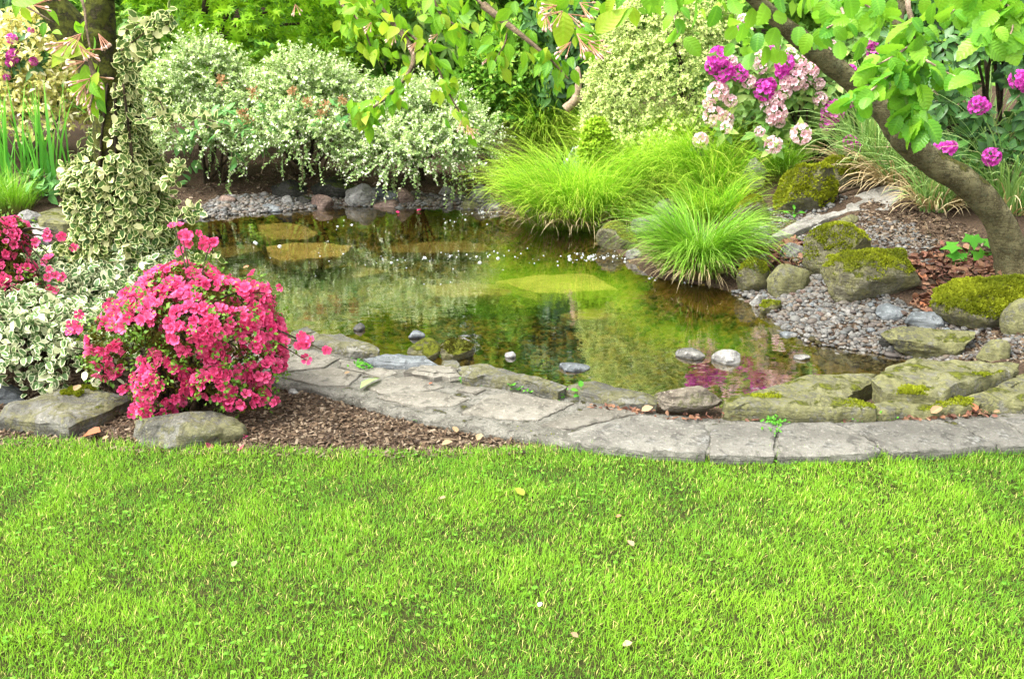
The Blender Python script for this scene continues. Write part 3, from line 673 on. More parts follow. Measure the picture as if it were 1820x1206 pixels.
moss_tufts('dark mossy block at the edge of the sedge, below the bare grey rock', 1800, .65, .016, 3)
moss_tufts('peaked boulder with a bright moss cap in the middle of the gravel bank', 5000, .62, .013, 4)
moss_tufts('largest boulder on the gravel, sprawling with a mossy ridge', 7500, .66, .013, 5)
moss_tufts('wide boulder draped in hanging moss below the leaning trunk', 9500, .25, .018, 6)
moss_tufts('rock striped with yellow moss at the water edge beside the sedge', 2500, .3, .014, 7)
moss_tufts('broad flat green slab, largest of the stones on the pond edge', 1600, 1.25, .012, 8)
moss_tufts('long straight green lichened stone at the middle right of the pond edge', 900, 1.25, .010, 9)
moss_tufts('flat stone with yellow moss and dry leaves against its foot', 900, 1.1, .012, 10)
moss_tufts('right of two mossy humps in the water, with a dark moss patch', 700, .6, .012, 11, M_mossdark)
moss_tufts('large flat slate slab with moss and dead leaves beneath the variegated shrub', 1300, 1.3, .013, 12)
moss_tufts('tiny moss cushion stone by the tip of the grey slab', 900, -.2, .014, 13)
moss_tufts('small moss patched rock sunk in the gravel near the water', 600, .6, .012, 14)
moss_tufts('moss covered stone right of the small waterfall', 900, .0, .018, 15)

# ------------------------------------------------------------------ gravel, bark, litter
def scatter(poly, n, z_from='ter', seed=0):
    r = np.random.default_rng(seed); W = np.array([(ong(a, b) if z_from == 'ter' else onz(a, b, z_from))[:2] for a, b in poly]); lo, hi = W.min(0), W.max(0); out = []
    while sum(map(len, out)) < n:
        q = r.uniform(lo, hi, (n * 2, 2)); out.append(q[poly_sd(W, q[:, 0], q[:, 1]) < 0])
    q = np.vstack(out)[:n]; return np.c_[q, terrain(q[:, 0], q[:, 1])]
def pebbles(name, P, size, seed, sub=2, mat=None):
    r = np.random.default_rng(seed); V0, T0 = ICO[sub]; N = len(P); S = size * r.lognormal(0, .32, N)
    a = r.uniform(0, 6.28, N); tilt = r.normal(size=(N, 3)) * .45; Z = unit(np.array([0, 0, 1.0]) + tilt); D = np.stack([np.cos(a), np.sin(a), np.zeros(N)], 1); X, Y, Z = basis(D, Z)
    ax = np.stack([S * r.uniform(.6, .85, N), S * r.uniform(.85, 1.25, N), S * r.uniform(.4, .65, N)], 1) * .5
    U = V0[None] * (1 + .16 * np.sin(V0[None] * 3.1 + r.uniform(0, 6, (N, 1, 3)))); W = U * ax[:, None]
    V = P[:, None] + W[..., :1] * X[:, None] + W[..., 1:2] * Y[:, None] + W[..., 2:] * Z[:, None]
    V[..., 2] += (ax[:, 2] * .55)[:, None]
    L = np.zeros((N, len(V0), 3)); L[..., 2] = r.random(N)[:, None]
    return tri_mesh(name, V.reshape(-1, 3), (T0[None] + (np.arange(N) * len(V0))[:, None, None]).reshape(-1, 3), mat or M_pebble, L.reshape(-1, 3))
GR = [(1300, 520), (1360, 500), (1440, 480), (1500, 500), (1600, 540), (1660, 560), (1720, 590), (1700, 640), (1600, 640), (1500, 625), (1420, 610), (1360, 575)]
P1 = scatter(GR, 3200, seed=1); P2 = scatter([(1330, 470), (1400, 430), (1540, 380), (1620, 400), (1680, 440), (1700, 480), (1640, 470), (1560, 470), (1450, 480), (1380, 500)], 1500, seed=2)
P3 = scatter([(1270, 390), (1340, 380), (1480, 350), (1520, 350), (1430, 400), (1360, 440)], 500, seed=5); P4 = scatter([(1690, 590), (1760, 570), (1900, 560), (1900, 650), (1700, 640)], 700, seed=6)
Pu = scatter([(1370, 585), (1440, 612), (1560, 630), (1620, 640), (1600, 660), (1500, 650), (1400, 625), (1340, 580)], 500, seed=8)
setp(link('gravel', pebbles('gravel', P1, .024, 3)), kind='stuff')
setp(link('bank_gravel', pebbles('bank_gravel', np.vstack([P2, P3, P4, Pu]), .024, 3, 1)), kind='stuff')
P5 = scatter([(290, 392), (330, 372), (400, 350), (480, 345), (560, 350), (620, 350), (600, 372), (500, 380), (400, 388), (340, 398)], 1900, seed=3)
P6 = scatter([(590, 372), (660, 340), (760, 345), (870, 350), (900, 380), (820, 376), (700, 374)], 1100, seed=4)
setp(link('shore_gravel', pebbles('shore_gravel', np.vstack([P5, P6]), .036, 5, 1)), kind='stuff')
pb = scatter([(280, 410), (500, 385), (900, 385), (1060, 420), (1130, 500), (1320, 560), (1500, 640), (1450, 700), (1200, 715), (900, 670), (640, 600), (480, 560), (300, 470)], 5200, seed=9)
setp(link('pond_pebbles', pebbles('pond_pebbles', pb, .034, 6, 1, colvar('wet pebble', [(.10, .075, .022), (.16, .12, .035), (.24, .18, .06), (.06, .045, .014), (.13, .11, .04)], .8, .1))), kind='stuff')
# the largest cobbles on the gravel, one by one
cob = [tri_mesh('cobble', rock_shape(300 + i, 3, 5, .03, .7)[0], ICO[3][1], m) for i, m in enumerate((M_pale, M_grey, M_slate, M_pink, M_grey, M_pale))]
cq = scatter(GR, 70, seed=11)
for i, p in enumerate(cq):
    o = link('cobble', cob[i % 6], None, p + np.array([0, 0, .012])); s = rng.uniform(.035, .055); o.scale = (s, s * rng.uniform(.7, 1), s * .6); o.rotation_euler = (rng.uniform(-.3, .3), rng.uniform(-.3, .3), rng.uniform(0, 6))
    setp(o, 'rounded cobble among the finer pebbles of the gravel bank', 'cobble', 'cobbles on the gravel bank')
T_CHIP = (np.array([(-.3, 0, 0), (.3, .05, .05), (.22, 1, 0), (-.25, .9, .08), (0, .5, .12)], float), np.array([(0, 1, 4), (1, 2, 4), (2, 3, 4), (3, 0, 4)]), np.array([1, 1, 1, 1, 0.]))
def chips(name, P, smin, smax, mat, seed, t=T_CHIP, up=.6, lift=.004):
    r = np.random.default_rng(seed); N = len(P); a = r.uniform(0, 6.28, N); D = np.stack([np.cos(a), np.sin(a), r.normal(size=N) * .35], 1)
    S = r.uniform(smin, smax, N); return bulk(name, t, P + np.array([0, 0, lift]), D, np.array([0, 0, 1.0]) + r.normal(size=(N, 3)) * up, S, r.random(N), mat, None, S * r.uniform(.4, 1.0, N))
bed_poly = [(-250, 690), (0, 670), (200, 680), (400, 650), (480, 672), (560, 692), (700, 732), (830, 757), (960, 780), (1050, 797), (930, 806), (820, 815), (640, 814), (400, 808), (200, 800), (0, 792), (-250, 780)]
setp(link('bark_mulch', chips('bark_mulch', scatter(bed_poly, 15000, .015, 21), .008, .026, M_mulch, 22)), kind='stuff')
bed2 = scatter([(-100, 560), (200, 575), (480, 600), (400, 660), (0, 680), (-200, 680)], 2500, .015, 23)
lit = np.vstack([scatter([(1600, 470), (1680, 440), (1820, 470), (1900, 500), (1700, 500), (1690, 560), (1640, 570), (1620, 540), (1650, 510)], 900, seed=24), scatter([(1350, 460), (1400, 430), (1450, 440), (1430, 470), (1380, 490)], 350, seed=25)])
setp(link('shore_mulch', chips('shore_mulch', np.vstack([bed2, scatter([(1560, 350), (1660, 380), (1760, 440), (1900, 460), (1900, 520), (1700, 500), (1600, 440), (1500, 400)], 2500, seed=26), scatter([(300, 345), (480, 300), (700, 300), (880, 320), (880, 370), (700, 350), (480, 350), (320, 390)], 2500, seed=27), scatter([(1700, 570), (1860, 560), (1860, 650), (1700, 650)], 800, seed=28)]), .012, .04, M_mulch, 29)), kind='stuff')
setp(link('leaf_litter', chips('leaf_litter', lit, .03, .07, M_litter, 30, T_OVAL, .8, .012)), kind='stuff')
setp(link('path_litter', chips('path_litter', np.vstack([scatter([(1045, 722), (1160, 733), (1170, 742), (1050, 728)], 70, PZ, 31) * [1, 1, 0] + [0, 0, PZ + .004], scatter([(1180, 738), (1560, 745), (1560, 752), (1180, 748)], 110, PZ, 32) * [1, 1, 0] + [0, 0, PZ + .004],
     scatter([(1600, 738), (1760, 730), (1770, 742), (1590, 750)], 160, PZ, 33) * [1, 1, 0] + [0, 0, PZ + .006]]), .012, .035, M_litter, 34, T_OVAL, .8, .006)), kind='stuff')

# ------------------------------------------------------------------ lawn
def lawn():
    r = np.random.default_rng(5); N = 330000
    x = r.uniform(-2.5, 2.5, N); y = 1.45 + (lawn_y(x) + .02 - 1.45) * r.random(N)
    y += np.abs(r.normal(size=N)) * .012 * (lawn_y(x) - y < .03)
    pat = noise2(x, y, 1.6, 11, 4); fine = noise2(x, y, 7, 12, 3)
    keep = r.random(N) < np.clip(.9 + .3 * fine, .5, 1); x, y, pat, fine = x[keep], y[keep], pat[keep], fine[keep]; N = len(x)
    P = np.stack([x, y, terrain(x, y) - .003], 1)
    L = r.uniform(.014, .033, N) * (1 + .3 * np.clip(fine, -1, 1)); edge = lawn_y(x) - y; L *= 1 + .6 * (edge < .05) * r.random(N)
    tall = r.random(N) < .02; L[tall] *= 1.4
    R = np.clip(.5 + .32 * pat + .30 * fine + .2 * noise2(x, y, 22, 14, 2) + r.normal(size=N) * .14, 0, 1)
    az = r.uniform(0, 6.283, N); az = np.where(r.random(N) < .15, 2.2 * noise2(x, y, 3, 15, 2) + 1.0 + r.normal(size=N) * .6, az)
    return blades('lawn_grass', P, az, r.uniform(.0, 1.05, N), r.uniform(.1, 1.3, N), L, r.uniform(.0016, .0030, N), 3, R, M_grass)
setp(link('lawn_grass', lawn()), kind='stuff')
def clover():
    r = np.random.default_rng(6); n = 2600; x = r.uniform(-2.6, 2.6, n); y = 1.4 + (lawn_y(x) - 1.4) * r.random(n); k = noise2(x, y, 2.2, 31, 3) > .12; x, y = x[k], y[k]; n = len(x)
    P = np.stack([x, y, terrain(x, y) + r.uniform(.012, .026, n)], 1); a = r.uniform(0, 6.28, n); P = np.repeat(P, 3, 0); a = np.repeat(a, 3) + np.tile([0, 2.1, 4.2], n); m = 3 * n
    return bulk('clover', T_OVAL, P, np.stack([np.cos(a), np.sin(a), np.full(m, .1)], 1), np.array([0, 0, 1.0]) + r.normal(size=(m, 3)) * .2, r.uniform(.006, .010, m), r.random(m), M_clover, None, r.uniform(.010, .016, m))
setp(link('clover', clover()), kind='stuff')
# ------------------------------------------------------------------ plant materials
M_bark_moss = rockmat('mossy bark', (.050, .042, .018), (.13, .115, .045), moss=(.085, .095, .010), amt=.95, bump=1.0, scale=2.2, up=.1)
M_bark = rockmat('smooth bark', (.125, .105, .048), (.29, .26, .13), moss=(.10, .10, .016), amt=.45, bump=.9, scale=2.2, up=.7, lichen=(.24, .245, .13), lich=.56, g=.66)
M_twig = rockmat('twig bark', (.12, .085, .05), (.26, .19, .12), bump=.3, scale=4, g=.7)
M_twig_pale = rockmat('pale twig bark', (.28, .20, .13), (.46, .34, .24), bump=.3, scale=4, g=.7)
M_stem = rockmat('dark stem', (.030, .022, .012), (.09, .065, .035), bump=.4, scale=3, g=.7)
M_ivy = leafmat('variegated creeper leaf', (.045, .105, .020), (.135, .205, .045), margin=(.72, .74, .34), thr=.67, trans=.22, rough=.35, odd=(.60, .60, .30), oddf=.92)
M_euon = leafmat('variegated shrub leaf', (.060, .135, .045), (.16, .25, .085), margin=(.70, .72, .46), thr=.62, trans=.22, rough=.35, odd=(.64, .66, .42), oddf=.84)
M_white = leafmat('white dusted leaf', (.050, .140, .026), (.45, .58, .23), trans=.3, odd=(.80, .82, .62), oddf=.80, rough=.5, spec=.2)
M_pitto = leafmat('pale variegated leaf', (.14, .22, .050), (.36, .45, .13), margin=(.60, .67, .27), thr=.63, trans=.28, odd=(.09, .14, .04), oddf=.86)
M_maple = leafmat('lime maple leaf', (.11, .26, .012), (.27, .43, .025), trans=.45, odd=(.05, .13, .012), oddf=.90)
M_cream = leafmat('cream shrub leaf', (.36, .39, .10), (.66, .62, .24), trans=.35, odd=(.74, .70, .46), oddf=.75)
M_box = leafmat('box leaf', (.040, .115, .010), (.125, .26, .025), trans=.28, rough=.35, odd=(.22, .34, .05), oddf=.82)
M_rhodo = leafmat('rhododendron leaf', (.035, .100, .014), (.120, .210, .040), trans=.2, rough=.42, spec=.25, odd=(.24, .33, .09), oddf=.86)
M_rhodark = leafmat('dark rhododendron leaf', (.018, .060, .016), (.055, .140, .025), trans=.15, rough=.4, spec=.3)
M_sedge = leafmat('sedge blade', (.060, .185, .012), (.25, .45, .025), tip=(.34, .46, .05), base=(.09, .14, .015), odd=(.44, .44, .10), oddf=.88, trans=.4, rough=.4)  # base tint darkens blade feet, painting in the shaded gaps of a clump
M_sedge2 = leafmat('front sedge blade', (.055, .185, .014), (.17, .36, .020), tip=(.24, .42, .05), base=(.16, .13, .05), odd=(.34, .42, .12), oddf=.90, trans=.35, rough=.35)
M_ribbon = leafmat('ribbon grass blade', (.11, .23, .05), (.26, .40, .13), tip=(.32, .44, .16), odd=(.44, .38, .18), oddf=.93, trans=.3)
M_thatch = leafmat('dry thatch', (.27, .19, .09), (.52, .41, .22), tip=(.50, .41, .25), trans=.2, rough=.8)
M_iris = leafmat('iris blade', (.045, .19, .025), (.12, .34, .045), tip=(.18, .40, .05), trans=.35, rough=.35)
M_seedling = leafmat('seedling leaf', (.055, .23, .02), (.12, .36, .03), trans=.4)
M_cherry = leafmat('cherry leaf', (.065, .22, .012), (.21, .41, .022), trans=.5, odd=(.30, .40, .03), oddf=.86, veins=50, spec=.3)
M_hazel = leafmat('hazel leaf', (.070, .26, .022), (.20, .43, .035), trans=.5, rough=.35, odd=(.22, .44, .03), oddf=.82, veins=48, spec=.3)
M_azleaf = leafmat('azalea leaf', (.05, .13, .015), (.15, .27, .03), trans=.3, rough=.4)
M_pedicel = leafmat('flower stalk', (.50, .23, .14), (.62, .34, .23), tip=(.72, .50, .42), trans=.2)
M_lush = leafmat('lime cushion leaf', (.20, .36, .02), (.36, .52, .04), trans=.4)
M_broad = leafmat('broad leaf', (.05, .16, .04), (.13, .27, .08), trans=.25, rough=.35)
M_wood_leaf = leafmat('woodland leaf', (.030, .085, .012), (.10, .20, .025), trans=.25, odd=(.18, .32, .03), oddf=.86)
def petal(name, throat, mid, edge_, var):
    k = NT(name); a = k.n('ShaderNodeAttribute', _attribute_name='leaf'); e, t, r = k.n('ShaderNodeSeparateXYZ', Vector=a.outputs['Vector']).outputs
    col = k.mix(k.ramp(e, .2, .55), throat, mid); col = k.mix(k.ramp(e, .55, 1.0), col, edge_); col = k.mix(k.math('MULTIPLY', k.math('FRACT', k.math('MULTIPLY', r, 5.7)), .6), col, var)
    p = k.pbr(col, .55, .25); tr = k.n('ShaderNodeBsdfTranslucent'); k.put(tr, 'Color', col); m = k.n('ShaderNodeMixShader', i0=.35); k.t.links.new(p, m.inputs[1]); k.t.links.new(tr.outputs[0], m.inputs[2])
    return k.surf(m.outputs[0])
M_azalea = petal('azalea petal', (.42, .007, .06), (.64, .026, .15), (.72, .065, .22), (.80, .18, .34))
M_magenta = petal('magenta petal', (.38, .012, .24), (.54, .025, .37), (.62, .055, .46), (.70, .13, .54))
M_pinkpetal = petal('pale pink petal', (.72, .28, .38), (.80, .44, .54), (.83, .60, .65), (.84, .72, .70))

# ------------------------------------------------------------------ shrub generators
def lobe_points(lobes, n, r, fmin=.7, under=-.35):
    L = np.array(lobes, float); vol = (L[:, 3] * L[:, 4] * L[:, 5]) ** (2 / 3.); P = []; Nn = []; got = 0
    while got < n:
        m = n * 2; i = r.choice(len(L), m, p=vol / vol.sum()); d = unit(r.normal(size=(m, 3))); d = d[d[:, 2] > under]; i = i[:len(d)]
        f = r.uniform(fmin, 1.0, len(d)) ** .7; p = L[i, :3] + d * L[i, 3:6] * f[:, None]; nn = unit(d / L[i, 3:6])
        ok = np.ones(len(p), bool)
        for j in range(len(L)):
            q = np.linalg.norm((p - L[j, :3]) / L[j, 3:6], axis=1); ok &= (i == j) | (q > .86)
        ok &= p[:, 2] > terrain(p[:, 0], p[:, 1]) - .02
        P.append(p[ok]); Nn.append(nn[ok]); got += ok.sum()
    return np.vstack(P)[:n], np.vstack(Nn)[:n]
def sprays(P, Nn, L, k, r, droop=.3, upw=.35, spread=.5, ang=1.0):
    n = len(P); D = unit(Nn + np.array([0, 0, upw]) + r.normal(size=(n, 3)) * spread); L = np.broadcast_to(L, (n,)); s = (np.arange(k) + .6) / k
    pos = P[:, None] + D[:, None] * (L[:, None] * s)[..., None]; pos[..., 2] -= droop * L[:, None] * s ** 2
    tan = D[:, None] - np.array([0, 0, 1.0]) * (2 * droop * s)[None, :, None]; tan = unit(tan)
    rv = r.normal(size=(n, k, 3)); side = unit(np.cross(tan, rv)); dr = unit(tan * .7 + side * ang); nr = unit(np.cross(side, tan) * .3 + np.array([0, 0, .8]) + Nn[:, None] * .5 + r.normal(size=(n, k, 3)) * .35)
    return pos.reshape(-1, 3), dr.reshape(-1, 3), nr.reshape(-1, 3), np.repeat(Nn, k, 0)
def stems(root, base, tips, rad, mat, r, name='stem', sides=5):
    lines = []
    for t in tips:
        m = (base + t) / 2 + r.normal(size=3) * .08 * np.linalg.norm(t - base) + np.array([0, 0, .06]); lines.append([base + r.normal(size=3) * [.05, .05, 0], m, t])
    for l in lines: link(name, tube(name, l, [rad, rad * .7, rad * .3], mat, root, sides, 8), root)
def shrub(name, label, cat, lobes, t, mat, size, n_sp, k, L, seed, base=None, nparts=0, stems_n=6, stem_r=.014, group=None, droop=.3, upw=.35, spread=.5, fmin=.7, under=-.35, ang=1.0, part='leaf', stem_mat=None, mass='foliage', tips=0.0):
    r = np.random.default_rng(seed); lobes = np.array(lobes, float)
    if base is None: base = np.array([lobes[:, 0].mean(), lobes[:, 1].mean(), 0]); base[2] = G(base[0], base[1])
    root = thing(name, label, cat, base, group)
    P, Nn = lobe_points(lobes, n_sp, r, fmin, under); pos, dr, nr, out = sprays(P, Nn, L * r.uniform(.6, 1.3, n_sp), k, r, droop, upw, spread, ang)
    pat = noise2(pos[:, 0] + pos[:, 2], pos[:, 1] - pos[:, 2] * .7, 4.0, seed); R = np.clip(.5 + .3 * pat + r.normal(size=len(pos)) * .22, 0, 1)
    if tips: R = np.clip(R * .45 + tips * np.tile((np.arange(k) + .6) / k, n_sp) * (.35 + .65 * np.repeat(np.clip(Nn[:, 2] + .45, 0, 1), k)), 0, 1)  # whiter toward twig tips; upward-facing sides also whitened in colour as if lit
    S = size * r.uniform(.65, 1.25, len(pos))
    if nparts: split_foliage(part, t, pos, dr, nr, S, R, mat, root, nparts, out, mass, seed, name == 'variegated_shrub')
    else: setp(link(mass, bulk(mass, t, pos, dr, nr, S, R, mat, root), root), kind='stuff')
    if stems_n:
        li = r.integers(0, len(lobes), stems_n); tips = lobes[li, :3] + r.normal(size=(stems_n, 3)) * lobes[li, 3:6] * .35
        tips[:, 2] = np.maximum(tips[:, 2], base[2] + .1); stems(root, base, tips, stem_r, stem_mat or M_stem, r)
    return root, P, Nn
def lobe(px, py, Y, wpx, hpx, d=None):
    """an ellipsoid whose middle is seen at a pixel, Y metres away"""
    c = ony(px, py, Y); m = mpp(c); return [*c, wpx * m, (d or wpx * m * .8), hpx * m]

# ------------------------------------------------------------------ the ivy covered cherry at the left
def tree_left():
    base = ong(222, 590); Y = base[1]
    root = thing('cherry_tree', 'mossy cherry tree at the left wrapped in variegated creeper, drooping branches overhead', 'tree', base)
    P = lambda a, b, dy=0: ony(a, b, Y + dy)
    m = mpp(base)
    link('trunk', tube('trunk', [base - [0, 0, .1], P(222, 500), P(212, 380), P(206, 260), P(190, 150), P(165, 62)], [.15, .13, .12, .112, .105, .105], M_bark_moss, root, 18, 46, .012, 3), root)
    link('limb', tube('limb', [P(150, 92), P(120, 45), P(80, -5), P(20, -80), P(-60, -200, .2)], [.085, .078, .07, .06, .04], M_bark_moss, root, 14, 30, .010, 4), root)
    link('limb', tube('limb', [P(178, 90), P(178, 30), P(188, -40), P(230, -160, -.2), P(330, -280, -.5), P(520, -380, -.9)], [.078, .07, .064, .055, .04, .02], M_bark_moss, root, 14, 36, .009, 5), root)
    lines = [ # drooping branches: (px, py, distance)
        [(330, -280, Y - .5), (480, -200, 4.3), (600, -70, 4.1), (700, 38, 4.0), (762, 92, 3.9), (800, 170, 3.85), (832, 225, 3.8)],
        [(700, 38, 4.0), (735, 100, 3.9), (712, 150, 3.8), (672, 185, 3.75), (640, 205, 3.7)],
        [(520, -380, Y - .9), (640, -230, 3.9), (740, -90, 3.8), (860, 10, 3.7), (900, 60, 3.65), (880, 110, 3.6)],
        [(640, -230, 3.9), (820, -140, 3.7), (940, -40, 3.5), (1000, 35, 3.4), (1060, 70, 3.35)],
        [(480, -200, 4.3), (540, -90, 4.1), (590, -10, 4.0), (640, 40, 3.9), (660, 85, 3.9)],
        [(-60, -200, Y + .2), (0, -140, 4.2), (70, -70, 3.7), (140, -10, 3.4), (155, 60, 3.3), (165, 110, 3.25)],
        [(-60, -200, Y + .2), (-80, -120, 4.0), (-20, -50, 3.5), (30, 0, 3.4), (95, 40, 3.35)],
        [(860, 10, 3.7), (960, 90, 3.5), (1010, 140, 3.45)], [(740, -90, 3.8), (780, 20, 3.75), (840, 60, 3.7)],
        [(165, 110, 3.25), (168, 150, 3.22), (160, 190, 3.2)]]
    W = [[ony(*q) for q in l] for l in lines]
    for l in W: link('branch', tube('branch', l, [.016, .009, .005, .0025], M_twig, root, 6, 26), root)
    r = np.random.default_rng(31); pos, dr = [], []
    per = [80, 56, 64, 46, 46, 12, 9, 40, 40, 8]
    for l, n in zip(W, per):
        Q = catmull(l, 60); T = unit(np.gradient(Q, axis=0)); i = r.integers(18, 60, n)
        side = r.normal(size=(n, 3)); pos.append(Q[i] + r.normal(size=(n, 3)) * .02); dr.append(unit(T[i] * .5 + unit(side) * .8 + np.array([0, 0, -.55])))
    # leafy top of the picture
    n = 190; q = np.array([ony(r.uniform(590, 1075), r.uniform(-60, 62) + 24 * r.normal(), r.uniform(3.3, 4.3)) for _ in range(n)]); pos.append(q); dr.append(unit(r.normal(size=(n, 3)) * .6 + np.array([0, 0, -.7])))
    n = 26; q = np.array([ony(r.uniform(1070, 1290), r.uniform(-50, 22), r.uniform(3.1, 3.6)) for _ in range(n)]); pos.append(q); dr.append(unit(r.normal(size=(n, 3)) * .5 + np.array([0, 0, -.8])))
    ex = [(655, 205), (645, 225), (668, 215), (632, 210), (690, 185), (705, 178), (660, 240), (626, 192), (715, 195), (1045, 110), (1065, 100), (1050, 95)]
    q = np.array([ony(a, b - 16, 3.7) for a, b in ex]); pos.append(q); dr.append(unit(r.normal(size=(len(ex), 3)) * .35 + np.array([0, 0, -1])))
    pos, dr = np.vstack(pos), np.vstack(dr); n = len(pos); nr = unit(r.normal(size=(n, 3)) * .6 + np.array([0, -.7, .5]))
    split_foliage('leaf', T_CHERRY, pos, dr, nr, r.uniform(.040, .070, n), r.random(n), M_cherry, root, 290, None, 'foliage', 2)
    big = [((155, 90), (-1, -.2, .1), .13), ((150, 115), (.3, -.3, -1), .10), ((135, 75), (-.8, -.2, -.5), .12), ((165, 130), (.2, -.4, -1), .10), ((140, 130), (-.3, -.2, -1), .09), ((120, 0), (.7, -.2, .5), .10), ((160, 165), (.1, -.3, -1), .08), ((20, 5), (.9, -.2, .3), .12), ((1000, 20), (.1, -.3, -1), .12), ((1060, 60), (.6, -.3, .8), .11), ((1075, 50), (.8, -.2, .6), .10)]
    parts('leaf', variants('leaf', T_CHERRY, M_cherry, 4, 9), np.array([ony(a, b, 3.25) for (a, b), _, _ in big]), np.array([d for _, d, _ in big], float), np.array([[0, -.8, .5]] * len(big)), np.array([s for *_, s in big]), root)
    # flower stalks left after the blossom fell: bunches of pinkish pedicels
    V, T, A = [], [], []
    mesh = []
    for s in range(5):
        V, T, A = [], [], []
        for j in range(5):
            a = r.uniform(-1, 1, 2); d = unit(np.array([a[0] * .75, 1, a[1] * .5])); L = r.uniform(.6, 1.0); x = unit(np.cross(d, [0.2, .1, 1])); b = len(V)
            for t, w in ((0, .016), (.74, .02), (.82, .06), (.95, .055), (1.0, .0)):
                p = d * L * t
                for k in range(3):
                    an = k * 2.094; V.append(p + (x * math.cos(an) + np.cross(d, x) * math.sin(an)) * w); A.append((.5, t, r.random()))
            for i in range(4):
                for k in range(3):
                    u, v = b + i * 3 + k, b + i * 3 + (k + 1) % 3; T += [(u, v, v + 3), (u, v + 3, u + 3)]
        mesh.append(tri_mesh('flower_stalk', np.array(V), np.array(T), M_pedicel, np.array(A)))
    fs = [(125, 75, -1, -.6), (140, 80, .7, -.9), (150, 90, .9, -.4), (160, 135, .9, -.7), (160, 140, -.8, -.8), (150, 150, -.4, -1), (115, 75, -.8, -.3), (150, 110, -.9, -.3), (60, 10, .8, -.1), (85, -5, .8, .2), (175, 60, .5, -.9), (145, 60, -.7, -.7), (165, 165, -.2, -1),
          (1000, 20, -.7, -.7), (1010, 25, .8, -.6), (1025, 60, .8, -.5), (1030, 70, .3, -1), (990, 10, -.8, -.3), (1045, 75, .9, -.3), (1030, 5, .9, -.4), (1015, 75, -.7, -.8), (830, 222, .4, -1), (835, 228, .8, -.6), (820, 215, -.3, -1), (970, 25, .2, -1), (525, 8, .3, -.9), (1050, 80, .7, -.7), (700, 60, -.3, -1), (660, 40, -.5, -.9), (870, 100, -.6, -.8), (740, 75, -.6, -.8), (780, 60, -.7, -.6)]
    parts('flower_stalk', mesh, np.array([ony(a, b, 3.22 if (a < 200 or a > 950) else 3.75) for a, b, *_ in fs]), np.array([(x, -.15, z) for *_, x, z in fs], float), np.array([[0, -1., .1]] * len(fs)), np.array([.075 if (a < 200 or a > 950) else .05 for a, *_ in fs]), root)
    # -------- creeper
    croot = thing('creeper', 'cream edged variegated creeper covering the mossy trunk at the left', 'creeper', base + np.array([.02, 0, 0]))
    r = np.random.default_rng(41); n = 10000
    py = np.concatenate([r.uniform(70, 300, 2400), r.uniform(265, 600, n - 2400)]); ctr = np.interp(py, [80, 150, 300, 450, 600], [214, 207, 204, 214, 222]); hw = np.interp(py, [60, 140, 200, 260, 300, 380, 460, 540, 600], [18, 34, 44, 60, 74, 80, 84, 96, 140])
    th = r.uniform(0, 2 * math.pi, n); f = r.uniform(.55, 1.0, n) ** .6
    X = np.array([ony(c, y, Y) for c, y in zip(ctr, py)]); R_ = hw * m * f
    lump = 1 + .22 * noise2(th * 1.2, py * .015, 1.0, 5); R_ = R_ * lump
    out = np.stack([np.cos(th), np.sin(th) * .95, np.zeros(n)], 1); pos = X + out * R_[:, None]
    bare = (py < 285) & (np.sin(th) < .2) & (np.cos(th) < .30 - .0012 * (py - 100)) & (r.random(n) < .93); bare |= (py < 350) & (np.sin(th) < 0) & (np.abs(np.cos(th) - .15) < .25) & (r.random(n) < .55)
    pos, out = pos[~bare], out[~bare]; n = len(pos)
    dr = unit(out * .5 + r.normal(size=(n, 3)) * .65 + np.array([0, 0, -.45])); nr = unit(out + np.array([0, 0, .5]) + r.normal(size=(n, 3)) * .4)
    # trailing sprays
    spr = [[(215, 60), (260, 38), (300, 45)], [(215, 90), (255, 60), (290, 30), (300, 38)], [(240, 215), (300, 205), (350, 208), (400, 222)], [(250, 150), (280, 175), (300, 215)], [(235, 110), (260, 95), (275, 62)], [(300, 400), (340, 372), (350, 385)], [(290, 330), (310, 310), (320, 290)], [(280, 480), (330, 470), (380, 450)], [(130, 470), (100, 450), (80, 462)]]
    for l in spr:
        Q = catmull([ony(a, b, Y - .12) for a, b in l], 18); q = np.repeat(Q, 3, 0) + r.normal(size=(54, 3)) * .015; pos = np.vstack([pos, q]); o = unit(r.normal(size=(54, 3)) * .6 + [0, -1, .3]); out = np.vstack([out, o]); dr = np.vstack([dr, unit(r.normal(size=(54, 3)) + [0, 0, .1])]); nr = np.vstack([nr, o])
        link('stem', tube('stem', Q, [.004, .002], M_twig, croot, 4, 12), croot)
    n = len(pos); split_foliage('leaf', T_OVAL, pos, dr, nr, r.uniform(.032, .052, n), r.random(n), M_ivy, croot, 300, out, 'foliage', 5, True)
    for a in (-1, 0, 1):
        link('stem', tube('stem', [base + np.array([a * .1, -.12, 0]), ony(215 + a * 35, 450, Y - .12), ony(207 + a * 30, 300, Y - .11), ony(205 + a * 14, 150, Y - .10)], [.012, .009, .006], M_stem, croot, 6, 24), croot)
tree_left()

